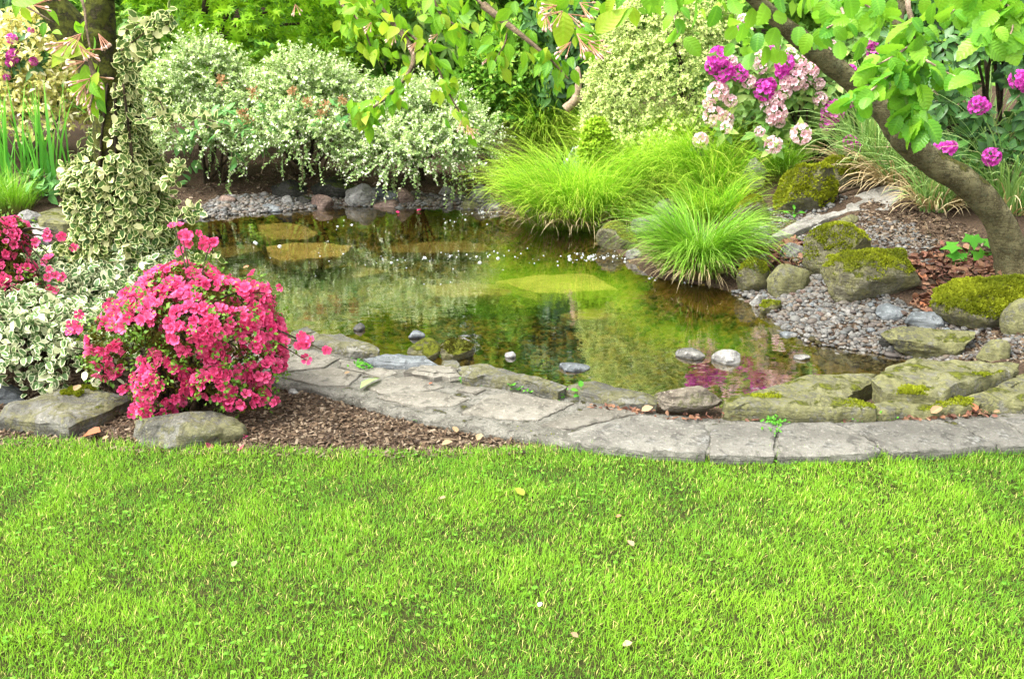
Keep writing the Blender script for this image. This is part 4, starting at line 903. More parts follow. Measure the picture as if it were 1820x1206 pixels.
# ------------------------------------------------------------------ variegated ground shrub and azaleas at the left
shrub('variegated_shrub', 'low cream and green variegated shrub spreading beneath the tree at the left edge', 'shrub',
      [lobe(40, 610, 4.25, 120, 70), lobe(130, 630, 4.2, 70, 55), lobe(-60, 590, 4.3, 90, 80), lobe(60, 520, 4.7, 110, 50), lobe(180, 560, 4.6, 70, 60), lobe(250, 500, 4.85, 70, 45)], T_OVAL, M_euon, .038, 1200, 8, .15, 51, ong(60, 660), 300, 9, .008, fmin=.8, spread=.8, ang=1.1)
def azalea(label, lobes, base, seed, nfl, cull, extra=(), size=.042, leafn=500, holes=()):
    r = np.random.default_rng(seed); root = thing('azalea', label, 'azalea', base); P, Nn = lobe_points(lobes, nfl, r, .88, -.75)
    gap = fbm(P * 6.5, seed, 3) + r.normal(size=len(P)) * .12; keep = gap < cull; hx, hy, _ = project(P)
    for a, b, rx, ry in holes: keep &= (((hx - a) / rx) ** 2 + ((hy - b) / ry) ** 2 > r.uniform(.55, 1.3, len(P)))
    Pk, Nk = P[keep], Nn[keep]
    if len(extra):
        q = np.vstack([ony(a, b, Y) + r.normal(size=(k, 3)) * sp for a, b, Y, k, sp in extra]); Pk = np.vstack([Pk, q]); Nk = np.vstack([Nk, unit(r.normal(size=(len(q), 3)) * .5 + [0, -1, .4])])
        for a, b, Y, k, sp in extra:
            t = ony(a, b, Y); c = np.array(lobes[0][:3]); link('branch', tube('branch', [c, (c + t) / 2 + [0, 0, .04], t], [.006, .002], M_stem, root, 5, 8), root)
    n = len(Pk); ax = unit(Nk + r.normal(size=(n, 3)) * .45 + np.array([0, -.15, .1])); up = r.normal(size=(n, 3))
    # the flower template opens along +Z: direction vector lies in the petal plane
    S = size * r.uniform(.8, 1.2, n); px, py, dep = project(Pk); sc = np.sum(unit(CAM - Pk) * Nk, 1) + r.uniform(0, .35, n); i = np.argsort(-sc)
    fm = [tri_mesh('flower', T[0], T[1], M_azalea, np.stack([T[2], T[0][:, 1] * 0, np.full(len(T[2]), (s + .5) / 6)], 1)) for s in range(6) for T in [flower_t(r.uniform(.8, 1.08), s)]]
    X, Y_, Z = basis(ax, up); a, b = i[:300], i[300:]
    parts('flower', fm, Pk[a], X[a], ax[a], S[a], root)
    if len(b): setp(link('blossom', bulk('blossom', T_FLOWER, Pk[b], X[b], ax[b], S[b], r.random(len(b)), M_azalea, root), root), kind='stuff')
    LP, LN = lobe_points(lobes, leafn, r, .72, -.8); q, d, nn, _ = sprays(LP, LN, .06, 5, r, 0, .4, .6, 1.2)
    setp(link('foliage', bulk('foliage', T_FOUR, q, d, nn, r.uniform(.014, .026, len(q)), r.random(len(q)), M_azleaf, root), root), kind='stuff')
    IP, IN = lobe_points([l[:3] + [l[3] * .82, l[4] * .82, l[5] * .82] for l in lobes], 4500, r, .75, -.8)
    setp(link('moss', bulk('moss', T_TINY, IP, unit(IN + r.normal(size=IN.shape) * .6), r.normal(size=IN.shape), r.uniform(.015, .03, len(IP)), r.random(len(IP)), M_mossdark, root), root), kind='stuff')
    tips = np.array([np.array(l[:3]) + r.normal(size=3) * .06 for l in lobes for _ in (0, 1)]); stems(root, np.array(base), tips, .011, M_stem, r, 'branch')
AY = 3.95
azalea('dome shaped azalea covered in hot pink flowers over a flat lichened rock', [lobe(350, 560, AY, 135, 70, .30), lobe(425, 600, AY, 80, 75, .24), lobe(215, 590, AY, 55, 42, .18), lobe(190, 640, AY - .03, 38, 32, .14), lobe(270, 540, AY + .02, 60, 38, .18), lobe(300, 665, AY - .1, 58, 55, .2), lobe(395, 660, AY - .08, 60, 48, .2), lobe(440, 690, AY - .1, 42, 38, .16), lobe(285, 712, AY - .14, 42, 32, .14), lobe(320, 505, AY + .1, 75, 32, .22), lobe(460, 535, AY + .06, 28, 30, .12), lobe(470, 640, AY - .05, 36, 40, .14), lobe(345, 610, AY - .05, 60, 60, .2)], ong(330, 735), 71, 1800, .28,
       [(135, 582, 3.95, 6, .022), (575, 622, 3.9, 3, .012), (540, 608, 3.9, 8, .022), (505, 610, 3.9, 8, .025), (545, 640, 3.85, 1, .01), (325, 425, 4.15, 9, .028), (375, 430, 4.15, 8, .020), (310, 405, 4.15, 2, .015), (200, 545, 3.95, 3, .02), (222, 690, 3.8, 2, .01), (235, 728, 3.75, 2, .01), (485, 700, 3.8, 4, .02), (470, 520, 3.95, 6, .03)], holes=[(250, 600, 40, 32), (215, 640, 24, 14), (300, 625, 20, 16), (345, 640, 14, 20), (375, 700, 14, 26)])
azalea('hot pink azalea cut by the left picture edge above the variegated shrub', [lobe(20, 425, 4.5, 34, 40, .12), lobe(25, 495, 4.45, 42, 36, .13), lobe(-30, 470, 4.5, 50, 70, .2)], ong(10, 590), 72, 300, .9,
       [(95, 487, 4.4, 5, .022), (85, 512, 4.4, 3, .014), (58, 468, 4.4, 2, .02), (85, 415, 4.45, 2, .012), (105, 418, 4.45, 2, .012), (127, 440, 4.5, 2, .012), (75, 435, 4.45, 2, .015), (95, 458, 4.45, 1, .01)], leafn=160)
fl_m = [tri_mesh('fallen_blossom', T_FLOWER[0], T_FLOWER[1], M_azalea, np.stack([T_FLOWER[2], T_FLOWER[2] * 0, np.full(len(T_FLOWER[2]), .5)], 1))]
for a, b, lab in ((162, 698, 'fallen pink blossom lying on the large flat slate slab'), (434, 781, 'fallen pink blossom on the bark beside the lichened rock'), (372, 796, 'fallen pink blossom at the lawn edge below the lichened rock'), (428, 801, 'fallen pink blossom at the lawn edge furthest from the lichened rock'), (507, 685, 'fallen pink blossom on the bark below the paving edge')):
    p = ong(a, b); o = link('fallen_blossom', fl_m[0], None, p + np.array([0, 0, .12 if a == 162 else .012])); o.scale = (.036,) * 3; o.rotation_euler = (rng.uniform(-.8, .8), rng.uniform(-.8, .8), rng.uniform(0, 6)); setp(o, lab, 'blossom', 'fallen azalea blossoms')
# ------------------------------------------------------------------ shrubs on the far bank
def tex_lobes(rows, Y): return [lobe(a, b, Y + (c[4] if len(c) > 4 else 0), c[2], c[3]) for c in rows for a, b in [c[:2]]]
WB = 'white dusted shrubs along the far bank'
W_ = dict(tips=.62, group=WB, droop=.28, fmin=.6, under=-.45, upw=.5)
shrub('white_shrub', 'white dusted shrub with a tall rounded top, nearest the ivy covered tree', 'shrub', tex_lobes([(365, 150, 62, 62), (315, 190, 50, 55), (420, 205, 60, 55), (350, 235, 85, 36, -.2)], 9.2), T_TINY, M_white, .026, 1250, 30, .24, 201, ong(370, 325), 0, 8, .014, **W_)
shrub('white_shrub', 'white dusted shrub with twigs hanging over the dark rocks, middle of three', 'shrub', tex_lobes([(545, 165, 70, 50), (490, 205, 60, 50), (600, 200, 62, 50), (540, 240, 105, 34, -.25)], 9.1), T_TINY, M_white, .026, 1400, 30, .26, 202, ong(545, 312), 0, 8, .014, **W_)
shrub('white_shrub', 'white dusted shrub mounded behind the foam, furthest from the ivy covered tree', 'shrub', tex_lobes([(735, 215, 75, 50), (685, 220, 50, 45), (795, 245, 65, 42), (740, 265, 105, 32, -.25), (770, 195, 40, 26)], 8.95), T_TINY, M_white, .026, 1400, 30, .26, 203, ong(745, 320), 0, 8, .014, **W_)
# hanging twigs below the white shrubs
for k, (a, b, c, d) in enumerate([(412, 240, 405, 345), (530, 260, 537, 335), (690, 290, 700, 340), (735, 290, 740, 350), (812, 300, 820, 350), (600, 270, 640, 330), (470, 260, 462, 320), (850, 300, 880, 345)]):
    s = [o for o in C.objects if o.name.startswith('white_shrub')][0 if a < 460 else 1 if a < 640 else 2]
    p, q = ony(a, b, 8.8), ony(c, d, 8.7); Q = catmull([p, (p + q) / 2 + [.03, -.05, .03], q], 20); link('branch', tube('branch', Q[::4], [.006, .003], M_twig_pale, s, 4, 10), s)
    if k in (1, 2, 3, 4, 0):
        L = np.repeat(Q[8:], 4, 0) + rng.normal(size=(48, 3)) * .012; setp(link('foliage', bulk('foliage', T_TINY, L, rng.normal(size=(48, 3)), rng.normal(size=(48, 3)) + [0, 0, 1], rng.uniform(.025, .04, 48), rng.random(48), M_white, s), s), kind='stuff')
shrub('viburnum', 'broad leaved shrub pushing through the white dusted shrubs, above the far pebbles', 'shrub', tex_lobes([(385, 265, 50, 60), (420, 240, 40, 40), (345, 320, 25, 25)], 8.75), T_LEAF, M_broad, .115, 26, 4, .12, 204, ong(395, 325), 90, 5, .008, droop=.5)
shrub('viburnum', 'broad leaved shrub with rusty flower heads between two white dusted shrubs', 'shrub', tex_lobes([(565, 215, 40, 35), (490, 235, 40, 40), (600, 225, 30, 25)], 8.7), T_LEAF, M_broad, .105, 20, 4, .12, 205, ong(560, 300), 70, 5, .008, droop=.5)
M_rust = leafmat('rusty flower head', (.28, .14, .06), (.44, .27, .14), trans=.2)
for a, b in ((430, 200), (440, 215), (570, 205), (545, 185), (580, 190), (450, 165), (395, 145), (520, 165), (610, 180)):
    vb = [o for o in C.objects if o.name.startswith('viburnum')][0 if a < 460 and b > 170 else 1]; c = ony(a, b, 8.55); n = 60; d = unit(rng.normal(size=(n, 3)) + [0, 0, .6])
    link('flower_head', bulk('flower_head', T_TINY, c + d * rng.uniform(.0, .05, (n, 1)), d, rng.normal(size=(n, 3)), rng.uniform(.015, .03, n), rng.random(n), M_rust, vb), vb)
def maple():
    root, P, Nn = shrub('japanese_maple', 'lime green maple with starry leaves behind the white dusted shrubs', 'tree', tex_lobes([(480, 30, 150, 45), (350, 20, 110, 45), (590, 60, 90, 40), (420, 75, 130, 30), (300, 60, 60, 35), (540, 95, 80, 22), (470, -70, 190, 60), (330, -90, 150, 60), (640, -30, 90, 50)], 10.2), T_STAR, M_maple, .10, 1250, 5, .16, 206, ong(400, 240), 300, 0, droop=.5, upw=-.1, fmin=.5)
    b = np.array(root.location); r = np.random.default_rng(3)
    link('trunk', tube('trunk', [b - [0, 0, .1], ony(385, 100, 10.2), ony(365, 30, 10.2), ony(380, -80, 10.2)], [.07, .05, .04, .02], M_stem, root, 9, 20, .006), root)
    for t in ((480, 20), (300, 30), (560, 40), (440, -40)): link('branch', tube('branch', [ony(380, 90, 10.2), ony((380 + t[0]) / 2, (90 + t[1]) / 2 - 15, 10.1), ony(*t, 10.1)], [.03, .02, .008], M_stem, root, 6, 12), root)
maple()
shrub('cream_shrub', 'cream yellow leaved shrub behind the iris at the left edge', 'shrub', tex_lobes([(70, 110, 75, 40), (20, 160, 70, 45), (110, 170, 60, 50), (60, 200, 90, 40), (90, 60, 60, 30), (0, 60, 40, 20), (-60, 150, 80, 80)], 9.3), T_LEAF, M_cream, .060, 1100, 7, .18, 207, ong(60, 300), 250, 6, .015)
shrub('box_shrub', 'dark green small leaved shrub between white dusted shrub and pale bush', 'shrub', tex_lobes([(920, 140, 75, 60), (870, 170, 50, 45), (965, 170, 60, 45), (900, 195, 70, 30), (1010, 130, 45, 30), (930, 100, 60, 35)], 9.7), T_TINY, M_box, .048, 1100, 16, .18, 208, ong(920, 235), 0, 5, .015, droop=.15)
# ------------------------------------------------------------------ the big pale bush
shrub('pale_bush', 'big rounded pale variegated bush standing right of the waterfall', 'bush', tex_lobes([(1180, 150, 125, 115), (1110, 190, 62, 75), (1255, 150, 65, 100), (1180, 60, 105, 60), (1130, 90, 62, 55), (1240, 70, 75, 55), (1180, 225, 110, 50, -.1), (1100, 235, 50, 35, -.1), (1260, 235, 45, 35)], 8.4), T_FOUR, M_pitto, .028, 3600, 12, .12, 209, ong(1180, 285), 0, 6, .03, fmin=.82, spread=.6, under=-.7)
shrub('cushion_shrub', 'bright lime cushion shrub at the left foot of the pale bush', 'shrub', tex_lobes([(1060, 248, 17, 34), (1050, 272, 13, 20)], 8.05), T_TINY, M_lush, .022, 700, 10, .05, 210, ong(1055, 292), 0, 0, fmin=.85, spread=.5)

# ------------------------------------------------------------------ rhododendrons
def truss(mat, seed, n=22):
    r = np.random.default_rng(seed); d = unit(r.normal(size=(n * 3, 3)) + [0, 0, .35]); keep = []
    for v in d:
        if v[2] > -.45 and all(v @ u < .85 for u in keep): keep.append(v)
        if len(keep) == n: break
    d = np.array(keep); return bulk('flower_cluster', T_FLOWER, d * .62 + np.array([0, 0, .1]), np.cross(d, [.3, .2, .9]) + 1e-3, d, .52 * r.uniform(.85, 1.15, len(d)), r.random(len(d)), mat)
TR_M = [truss(M_magenta, i) for i in range(4)]; TR_P = [truss(M_pinkpetal, i + 9) for i in range(4)]
def rhodo(label, lobes, base, seed, mags, pinks, Yf, n_ros, mat, size=.10, fl=True, stems_n=8):
    r = np.random.default_rng(seed); root = thing('rhododendron', label, 'rhododendron', base)
    P, Nn = lobe_points(lobes, n_ros, r, .72, -.6)
    fp = np.array([ony(a, b, Yf(a, b)) for a, b, _ in mags + pinks]).reshape(-1, 3)
    fn = unit(np.array([[0, -.9, .45]] * len(fp)) + r.normal(size=(len(fp), 3)) * .2) if len(fp) else fp
    Pr = np.vstack([P, fp - fn * .05]) if len(fp) else P; Nr = np.vstack([unit(Nn + [0, -.15, .35]), fn]) if len(fp) else unit(Nn + [0, -.15, .35])
    k = 9; n = len(Pr); a = (np.arange(k) * 2.4)[None] + r.uniform(0, 6, (n, 1)); X, Yb, Z = basis(np.cross(Nr, r.normal(size=(n, 3))), Nr)
    lift = np.linspace(-.25, .75, k)[None, :, None] * r.uniform(.3, 1, (n, 1, 1))
    D = unit(np.cos(a)[..., None] * X[:, None] + np.sin(a)[..., None] * Yb[:, None] + lift * Nr[:, None]); pos = Pr[:, None] + D * .012 + r.normal(size=(n, k, 3)) * .006
    nr = unit(Nr[:, None] - D * .4 + r.normal(size=(n, k, 3)) * .2); S = size * r.uniform(.6, 1.15, (n, k))
    split_foliage('leaf', T_LONG if size > .105 else T_LEAF, pos.reshape(-1, 3), D.reshape(-1, 3), nr.reshape(-1, 3), S.ravel(), np.clip(np.repeat(r.random(n), k) * .6 + r.random(n * k) * .4, 0, 1), mat, root, 300, np.repeat(Nr, k, 0), 'foliage', seed)
    ki = r.integers(0, 4, len(fp))
    for i, (p, (aa, bb, rad)) in enumerate(zip(fp, mags + pinks)):
        s = rad * mpp(p) * 1.42; x, y, z = basis(np.cross(fn[i:i + 1], r.normal(size=(1, 3))), fn[i:i + 1]); q = p - np.array(root.location)
        o = link('flower_cluster', (TR_M if i < len(mags) else TR_P)[ki[i]], root); M = np.eye(4); M[:3, 0] = x[0] * s; M[:3, 1] = y[0] * s; M[:3, 2] = z[0] * s; M[:3, 3] = q; o.matrix_local = Matrix(M.tolist())
        o['label'] = 'magenta flower cluster' if i < len(mags) else 'pale pink flower cluster'
    if stems_n:
        j = r.choice(len(P), min(len(P), stems_n * 3), replace=False)[:stems_n * 2]
        stems(root, np.array(base), Pr[j], .016, M_stem, r, 'branch')
rhodo('rhododendron crowded with pink and magenta flower clusters beside the pale bush', tex_lobes([(1300, 150, 60, 75, .05), (1390, 170, 75, 85), (1480, 170, 80, 95), (1430, 110, 100, 50, .1), (1540, 150, 60, 100, .1), (1400, 245, 65, 30, -.1), (1340, 200, 60, 50)], 8.05), ong(1430, 300), 301,
      [(1277, 103, 20), (1285, 126, 20), (1266, 118, 15), (1314, 131, 16), (1357, 160, 20), (1366, 152, 14), (1394, 112, 18), (1390, 130, 13), (1478, 200, 21), (1488, 192, 16), (1470, 218, 15), (1377, 85, 10), (1554, 92, 15), (1545, 78, 10), (1537, 140, 13), (1510, 128, 13), (1512, 182, 10), (1510, 254, 14), (1524, 262, 11), (1576, 262, 8), (1315, 55, 9)],
      [(1275, 165, 20), (1268, 208, 20), (1287, 214, 17), (1290, 228, 11), (1244, 251, 15), (1374, 259, 17), (1423, 238, 19), (1381, 200, 19), (1372, 214, 12), (1379, 177, 14), (1457, 177, 13), (1411, 143, 19), (1398, 148, 14), (1440, 128, 16), (1448, 118, 12), (1340, 103, 17), (1421, 108, 13), (1331, 147, 13), (1473, 85, 14), (1460, 78, 10), (1320, 35, 10), (1430, 150, 12), (1300, 180, 12), (1352, 120, 12), (1362, 190, 12), (1395, 165, 13), (1425, 125, 13), (1455, 150, 11), (1405, 95, 10), (1260, 185, 12), (1300, 110, 11), (1350, 235, 10), (1385, 218, 10)],
      lambda a, b: 7.6 + .0006 * abs(a - 1400) - (.25 if b > 225 else 0) + (.15 if b < 100 else 0), 330, M_rhodo, .105)
rhodo('dark leaved rhododendron with magenta clusters filling the right edge behind the leaning trunk', tex_lobes([(1730, 120, 110, 90), (1800, 200, 90, 90), (1680, 210, 70, 80), (1760, 280, 80, 45, -.1), (1650, 90, 80, 80, .3), (1840, 90, 90, 100), (1760, 0, 140, 70, .2), (1900, 200, 80, 150), (1760, -120, 170, 110, .4)], 6.5), ong(1770, 335), 302,
      [(1679, 268, 17), (1690, 262, 12), (1762, 278, 17), (1737, 190, 18), (1809, 142, 18), (1822, 150, 18), (1752, 190, 9), (1660, 262, 9)], [], lambda a, b: 6.05, 250, M_rhodark, .115)
rhodo('glossy rhododendron without flowers behind the middle white dusted shrub', tex_lobes([(710, 60, 60, 45), (760, 90, 50, 35), (680, 95, 40, 30), (720, 0, 90, 50)], 10.6), ong(710, 225), 303, [], [], lambda a, b: 9, 75, M_rhodo, .15, stems_n=3)
rhodo('dark rhododendron with a bare forked branch between box shrub and pale bush', tex_lobes([(1010, 120, 50, 55), (1040, 80, 50, 50), (980, 150, 30, 40), (1000, 30, 70, 50)], 9.3), ong(1020, 245), 304, [], [], lambda a, b: 9, 90, M_rhodark, .14, stems_n=3)
rd = [o for o in C.objects if o.name.startswith('rhododendron')][-1]
link('branch', tube('branch', [ony(1005, 195, 8.9), ony(1022, 178, 8.9), ony(1028, 150, 8.9), ony(1027, 122, 8.95)], [.045, .04, .03, .022], M_twig_pale, rd, 10, 20, .004), rd)
link('branch', tube('branch', [ony(1022, 180, 8.9), ony(1042, 165, 8.9), ony(1058, 140, 8.95)], [.035, .03, .02], M_twig_pale, rd, 10, 16, .004), rd)
rhodo('rhododendron with magenta flowers peeping out above the cream shrub, left top', tex_lobes([(10, 80, 60, 40), (-40, 100, 60, 60), (40, 30, 50, 40), (-30, 10, 80, 60)], 9.9), ong(0, 280), 305, [(22, 70, 10), (25, 100, 13), (12, 138, 7), (60, 110, 8), (18, 112, 8), (55, 55, 6)], [], lambda a, b: 9.0, 60, M_rhodark, .14, stems_n=3)
rhodo('rhododendron showing a few magenta flowers between tree and white dusted shrub', tex_lobes([(255, 130, 35, 40), (270, 90, 30, 40), (240, 60, 40, 40)], 9.7), ong(260, 260), 306, [(246, 115, 8), (290, 180, 7), (231, 98, 5)], [], lambda a, b: 9.3, 45, M_rhodo, .14, stems_n=2)

# ------------------------------------------------------------------ woodland closing the garden behind
def woodland():
    r = np.random.default_rng(77); lobes = []
    for z0, st, y0, hz in ((.7, 1.0, 12.3, 1.0), (2.0, 1.2, 12.9, 1.2), (3.6, 1.4, 13.3, 1.5), (5.2, 1.8, 13.8, 1.5)):
        for x in np.arange(-9, 9.1, st): lobes.append([x + r.uniform(-.3, .3), y0 + r.uniform(-.5, .5), z0 + r.uniform(-.3, .3), st * .8, .8, hz * r.uniform(.8, 1.1)])
    L = np.array(lobes); n = 17000; i = r.integers(0, len(L), n); d = unit(r.normal(size=(n, 3))); d[:, 1] = -np.abs(d[:, 1]) + .2; d = unit(d)
    P = L[i, :3] + d * L[i, 3:6] * r.uniform(.6, 1, (n, 1)); ok = P[:, 2] > terrain(P[:, 0], P[:, 1]) - .1; P, Nn = P[ok], d[ok]
    pos, d, nr, _ = sprays(P, Nn, .38, 6, r, .3, .1, .6, 1.1); n = len(pos)
    return bulk('woodland', T_TINY, pos, d, nr, r.uniform(.12, .21, n), np.clip(.5 + .3 * noise2(pos[:, 0], pos[:, 2], 1.3, 5) + r.normal(size=n) * .2, 0, 1), M_wood_leaf, None, r.uniform(.11, .19, n))
setp(link('woodland', woodland()), kind='stuff')

# ------------------------------------------------------------------ sedges and grasses
def sedge(label, base, n, L, spread, mat, seed, name='sedge', r0=.09, th=(.03, .6), bend=(.7, 1.9), w=.006, S=7, thatch=0, lean=None):
    r = np.random.default_rng(seed); P0 = ong(*base) if len(base) == 2 else np.array(base); root = thing(name, label, 'grass clump', P0)
    a = r.uniform(0, 6.283, n); q = r0 * np.sqrt(r.random(n)); rp = np.stack([P0[0] + np.cos(a) * q, P0[1] + np.sin(a) * q, np.full(n, P0[2] - .01)], 1)
    az = a + r.normal(size=n) * .5
    if lean is not None: az = np.where(r.random(n) < .35, lean + r.normal(size=n) * .7, az)
    t0 = r.uniform(*th, n) * (.35 + .65 * q / r0); bd = r.uniform(*bend, n) * spread; Ls = L * r.uniform(.5, 1.12, n) * (1 + .22 * np.sin(az * 2 + seed) + .12 * np.sin(az * 5 + seed * 2))
    setp(link('blade_tuft', blades('blade_tuft', rp, az, t0, bd, Ls, w * r.uniform(.7, 1.2, n), S, np.clip(.45 + .22 * np.sin(a * 3 + seed) + .3 * math.sin(seed * 2.3) + r.normal(size=n) * .28, 0, 1), mat, root), root), kind='stuff')
    if thatch:
        m = thatch; a = r.uniform(0, 6.283, m); rp = np.stack([P0[0] + np.cos(a) * r0 * .9, P0[1] + np.sin(a) * r0 * .9, np.full(m, P0[2] + .01)], 1)
        setp(link('dead_blades', blades('dead_blades', rp, a + r.normal(size=m) * .3, r.uniform(.5, 1.1, m), r.uniform(.9, 1.9, m), L * r.uniform(.35, .7, m), w * r.uniform(.8, 1.2, m), 6, r.random(m), M_thatch, root), root), kind='stuff')
    return root
sedge('bright green sedge clump draped over the bank left of the small waterfall', (970, 292), 2000, .84, 1.35, M_sedge, 401, r0=.13, w=.007, thatch=160)
sedge('upright sedge clump behind the far draped clump, under the forked branch', (1005, 240), 500, .5, .7, M_sedge, 402, w=.007)
sedge('wide sedge clump trailing into the water, closest to the foam', (985, 396), 2400, .66, 1.3, M_sedge, 403, r0=.26, w=.0055, thatch=220, lean=3.6)
sedge('yellow green sedge clump trailing into the water beside the round stream boulder', (1040, 398), 2400, .80, 1.25, M_sedge, 404, r0=.24, w=.0055, thatch=160, lean=4.4)
sedge('tall sedge clump right below the pale bush', (1120, 335), 1900, .72, 1.2, M_sedge, 405, r0=.25, w=.0055, lean=4.2)
sedge('sedge clump streaming down left above the orange stained rock', (1195, 350), 2500, .80, 1.3, M_sedge, 406, r0=.30, w=.0055, lean=3.5, thatch=60)
sedge('sedge clump under the lower edge of the pale bush', (1200, 300), 1400, .62, 1.0, M_sedge, 407, r0=.28, w=.0055)
sedge('deep green sedge clump below the pale pink flower clusters', (1292, 300), 1700, .66, 1.0, M_sedge2, 408, r0=.14, w=.006)
sedge('sedge clump left of the bare grey rock', (1262, 352), 2000, .64, 1.25, M_sedge, 409, r0=.24, w=.006, lean=3.6)
sedge('small straw yellow sedge tuft hanging over the round stream boulder', (1108, 398), 420, .34, 1.1, M_sedge, 410, r0=.07, w=.005, thatch=200)
sedge('large dark green sedge clump with long blades dipping into the water, nearest of all', (1243, 486), 2600, .58, 1.0, M_sedge2, 411, r0=.14, w=.0056, thatch=260, th=(.02, .55), bend=(1.1, 2.7), S=11)
sedge('small sedge clump at the water leaning left of the nearest large clump', (1185, 474), 450, .36, 1.35, M_sedge2, 412, r0=.07, w=.005, lean=3.3, S=9)
sedge('green sedge tuft between the bare grey rock and the tall mossy boulder', (1392, 322), 520, .40, 1.1, M_sedge2, 413, r0=.08, w=.005, lean=4.2)
sedge('short sedge drift between the two clumps that trail into the water', (1085, 370), 1100, .42, 1.2, M_sedge, 421, r0=.25, w=.0055, lean=4.0)
sedge('short sedge drift behind the orange stained rock', (1165, 366), 1100, .40, 1.2, M_sedge, 422, r0=.25, w=.0055, lean=3.8)
sedge('short sedge drift just behind the nearest large clump', (1262, 385), 900, .38, 1.2, M_sedge, 423, r0=.2, w=.0055, lean=3.8)
sedge('loose ribbon grass with pale striped blades left of the leaning trunk', (1540, 312), 330, .85, 1.15, M_ribbon, 414, 'ribbon_grass', .14, w=.011, thatch=150, S=9)
sedge('ribbon grass leaning out from under the trunk over dry straw', (1600, 335), 260, .75, 1.25, M_ribbon, 415, 'ribbon_grass', .12, w=.010, thatch=330, S=9)
sedge('tall ribbon grass against the dark rhododendron right of the trunk', (1735, 345), 230, 1.1, .95, M_ribbon, 416, 'ribbon_grass', .15, w=.011, thatch=90, S=9)
sedge('ribbon grass tuft at the right edge beyond the trunk base', (1790, 380), 200, .8, 1.1, M_ribbon, 417, 'ribbon_grass', .12, w=.010, thatch=60, S=9)
sedge('drooping ribbon grass on the earth bank above the maple seedling', (1660, 372), 200, .55, 1.3, M_ribbon, 418, 'ribbon_grass', .1, w=.009, thatch=160, S=9, lean=4.4)
sedge('low soft grass tuft below the iris at the left edge', (22, 372), 500, .36, .9, M_sedge2, 419, r0=.16, w=.006)
sedge('low soft grass beside the pale blocky stone on the left shore', (-40, 385), 400, .36, .9, M_sedge2, 420, r0=.16, w=.006)
def iris(label, bx, seed, n):
    r = np.random.default_rng(seed); P0 = ong(*bx); root = thing('iris', label, 'iris', P0)
    for i in range(n):
        a = r.uniform(0, 6.28); q = r.uniform(0, .2); p = P0 + np.array([math.cos(a) * q * 1.3, math.sin(a) * q, 0]); L = r.uniform(.55, 1.0)
        link('blade', blades('blade', p[None], np.array([r.choice([0, math.pi]) + r.normal() * .6]), np.array([abs(r.normal()) * .12]), np.array([abs(r.normal()) * .3]), np.array([L]), np.array([r.uniform(.022, .034)]), 7, np.array([r.random()]), M_iris, root, twist=np.array([r.uniform(-.5, .5)])), root)
iris('iris clump with tall sword leaves at the left edge of the picture', (12, 345), 501, 34)
iris('iris clump with tall sword leaves next to the ivy covered trunk', (88, 342), 502, 30)
shrub('bergenia', 'low broad leaved plant on the left shore above the mossy flat stone', 'plant', tex_lobes([(95, 345, 28, 20), (75, 335, 20, 20)], 8.2), T_OVAL, M_broad, .12, 18, 3, .06, 503, ong(95, 362), 54, 0)

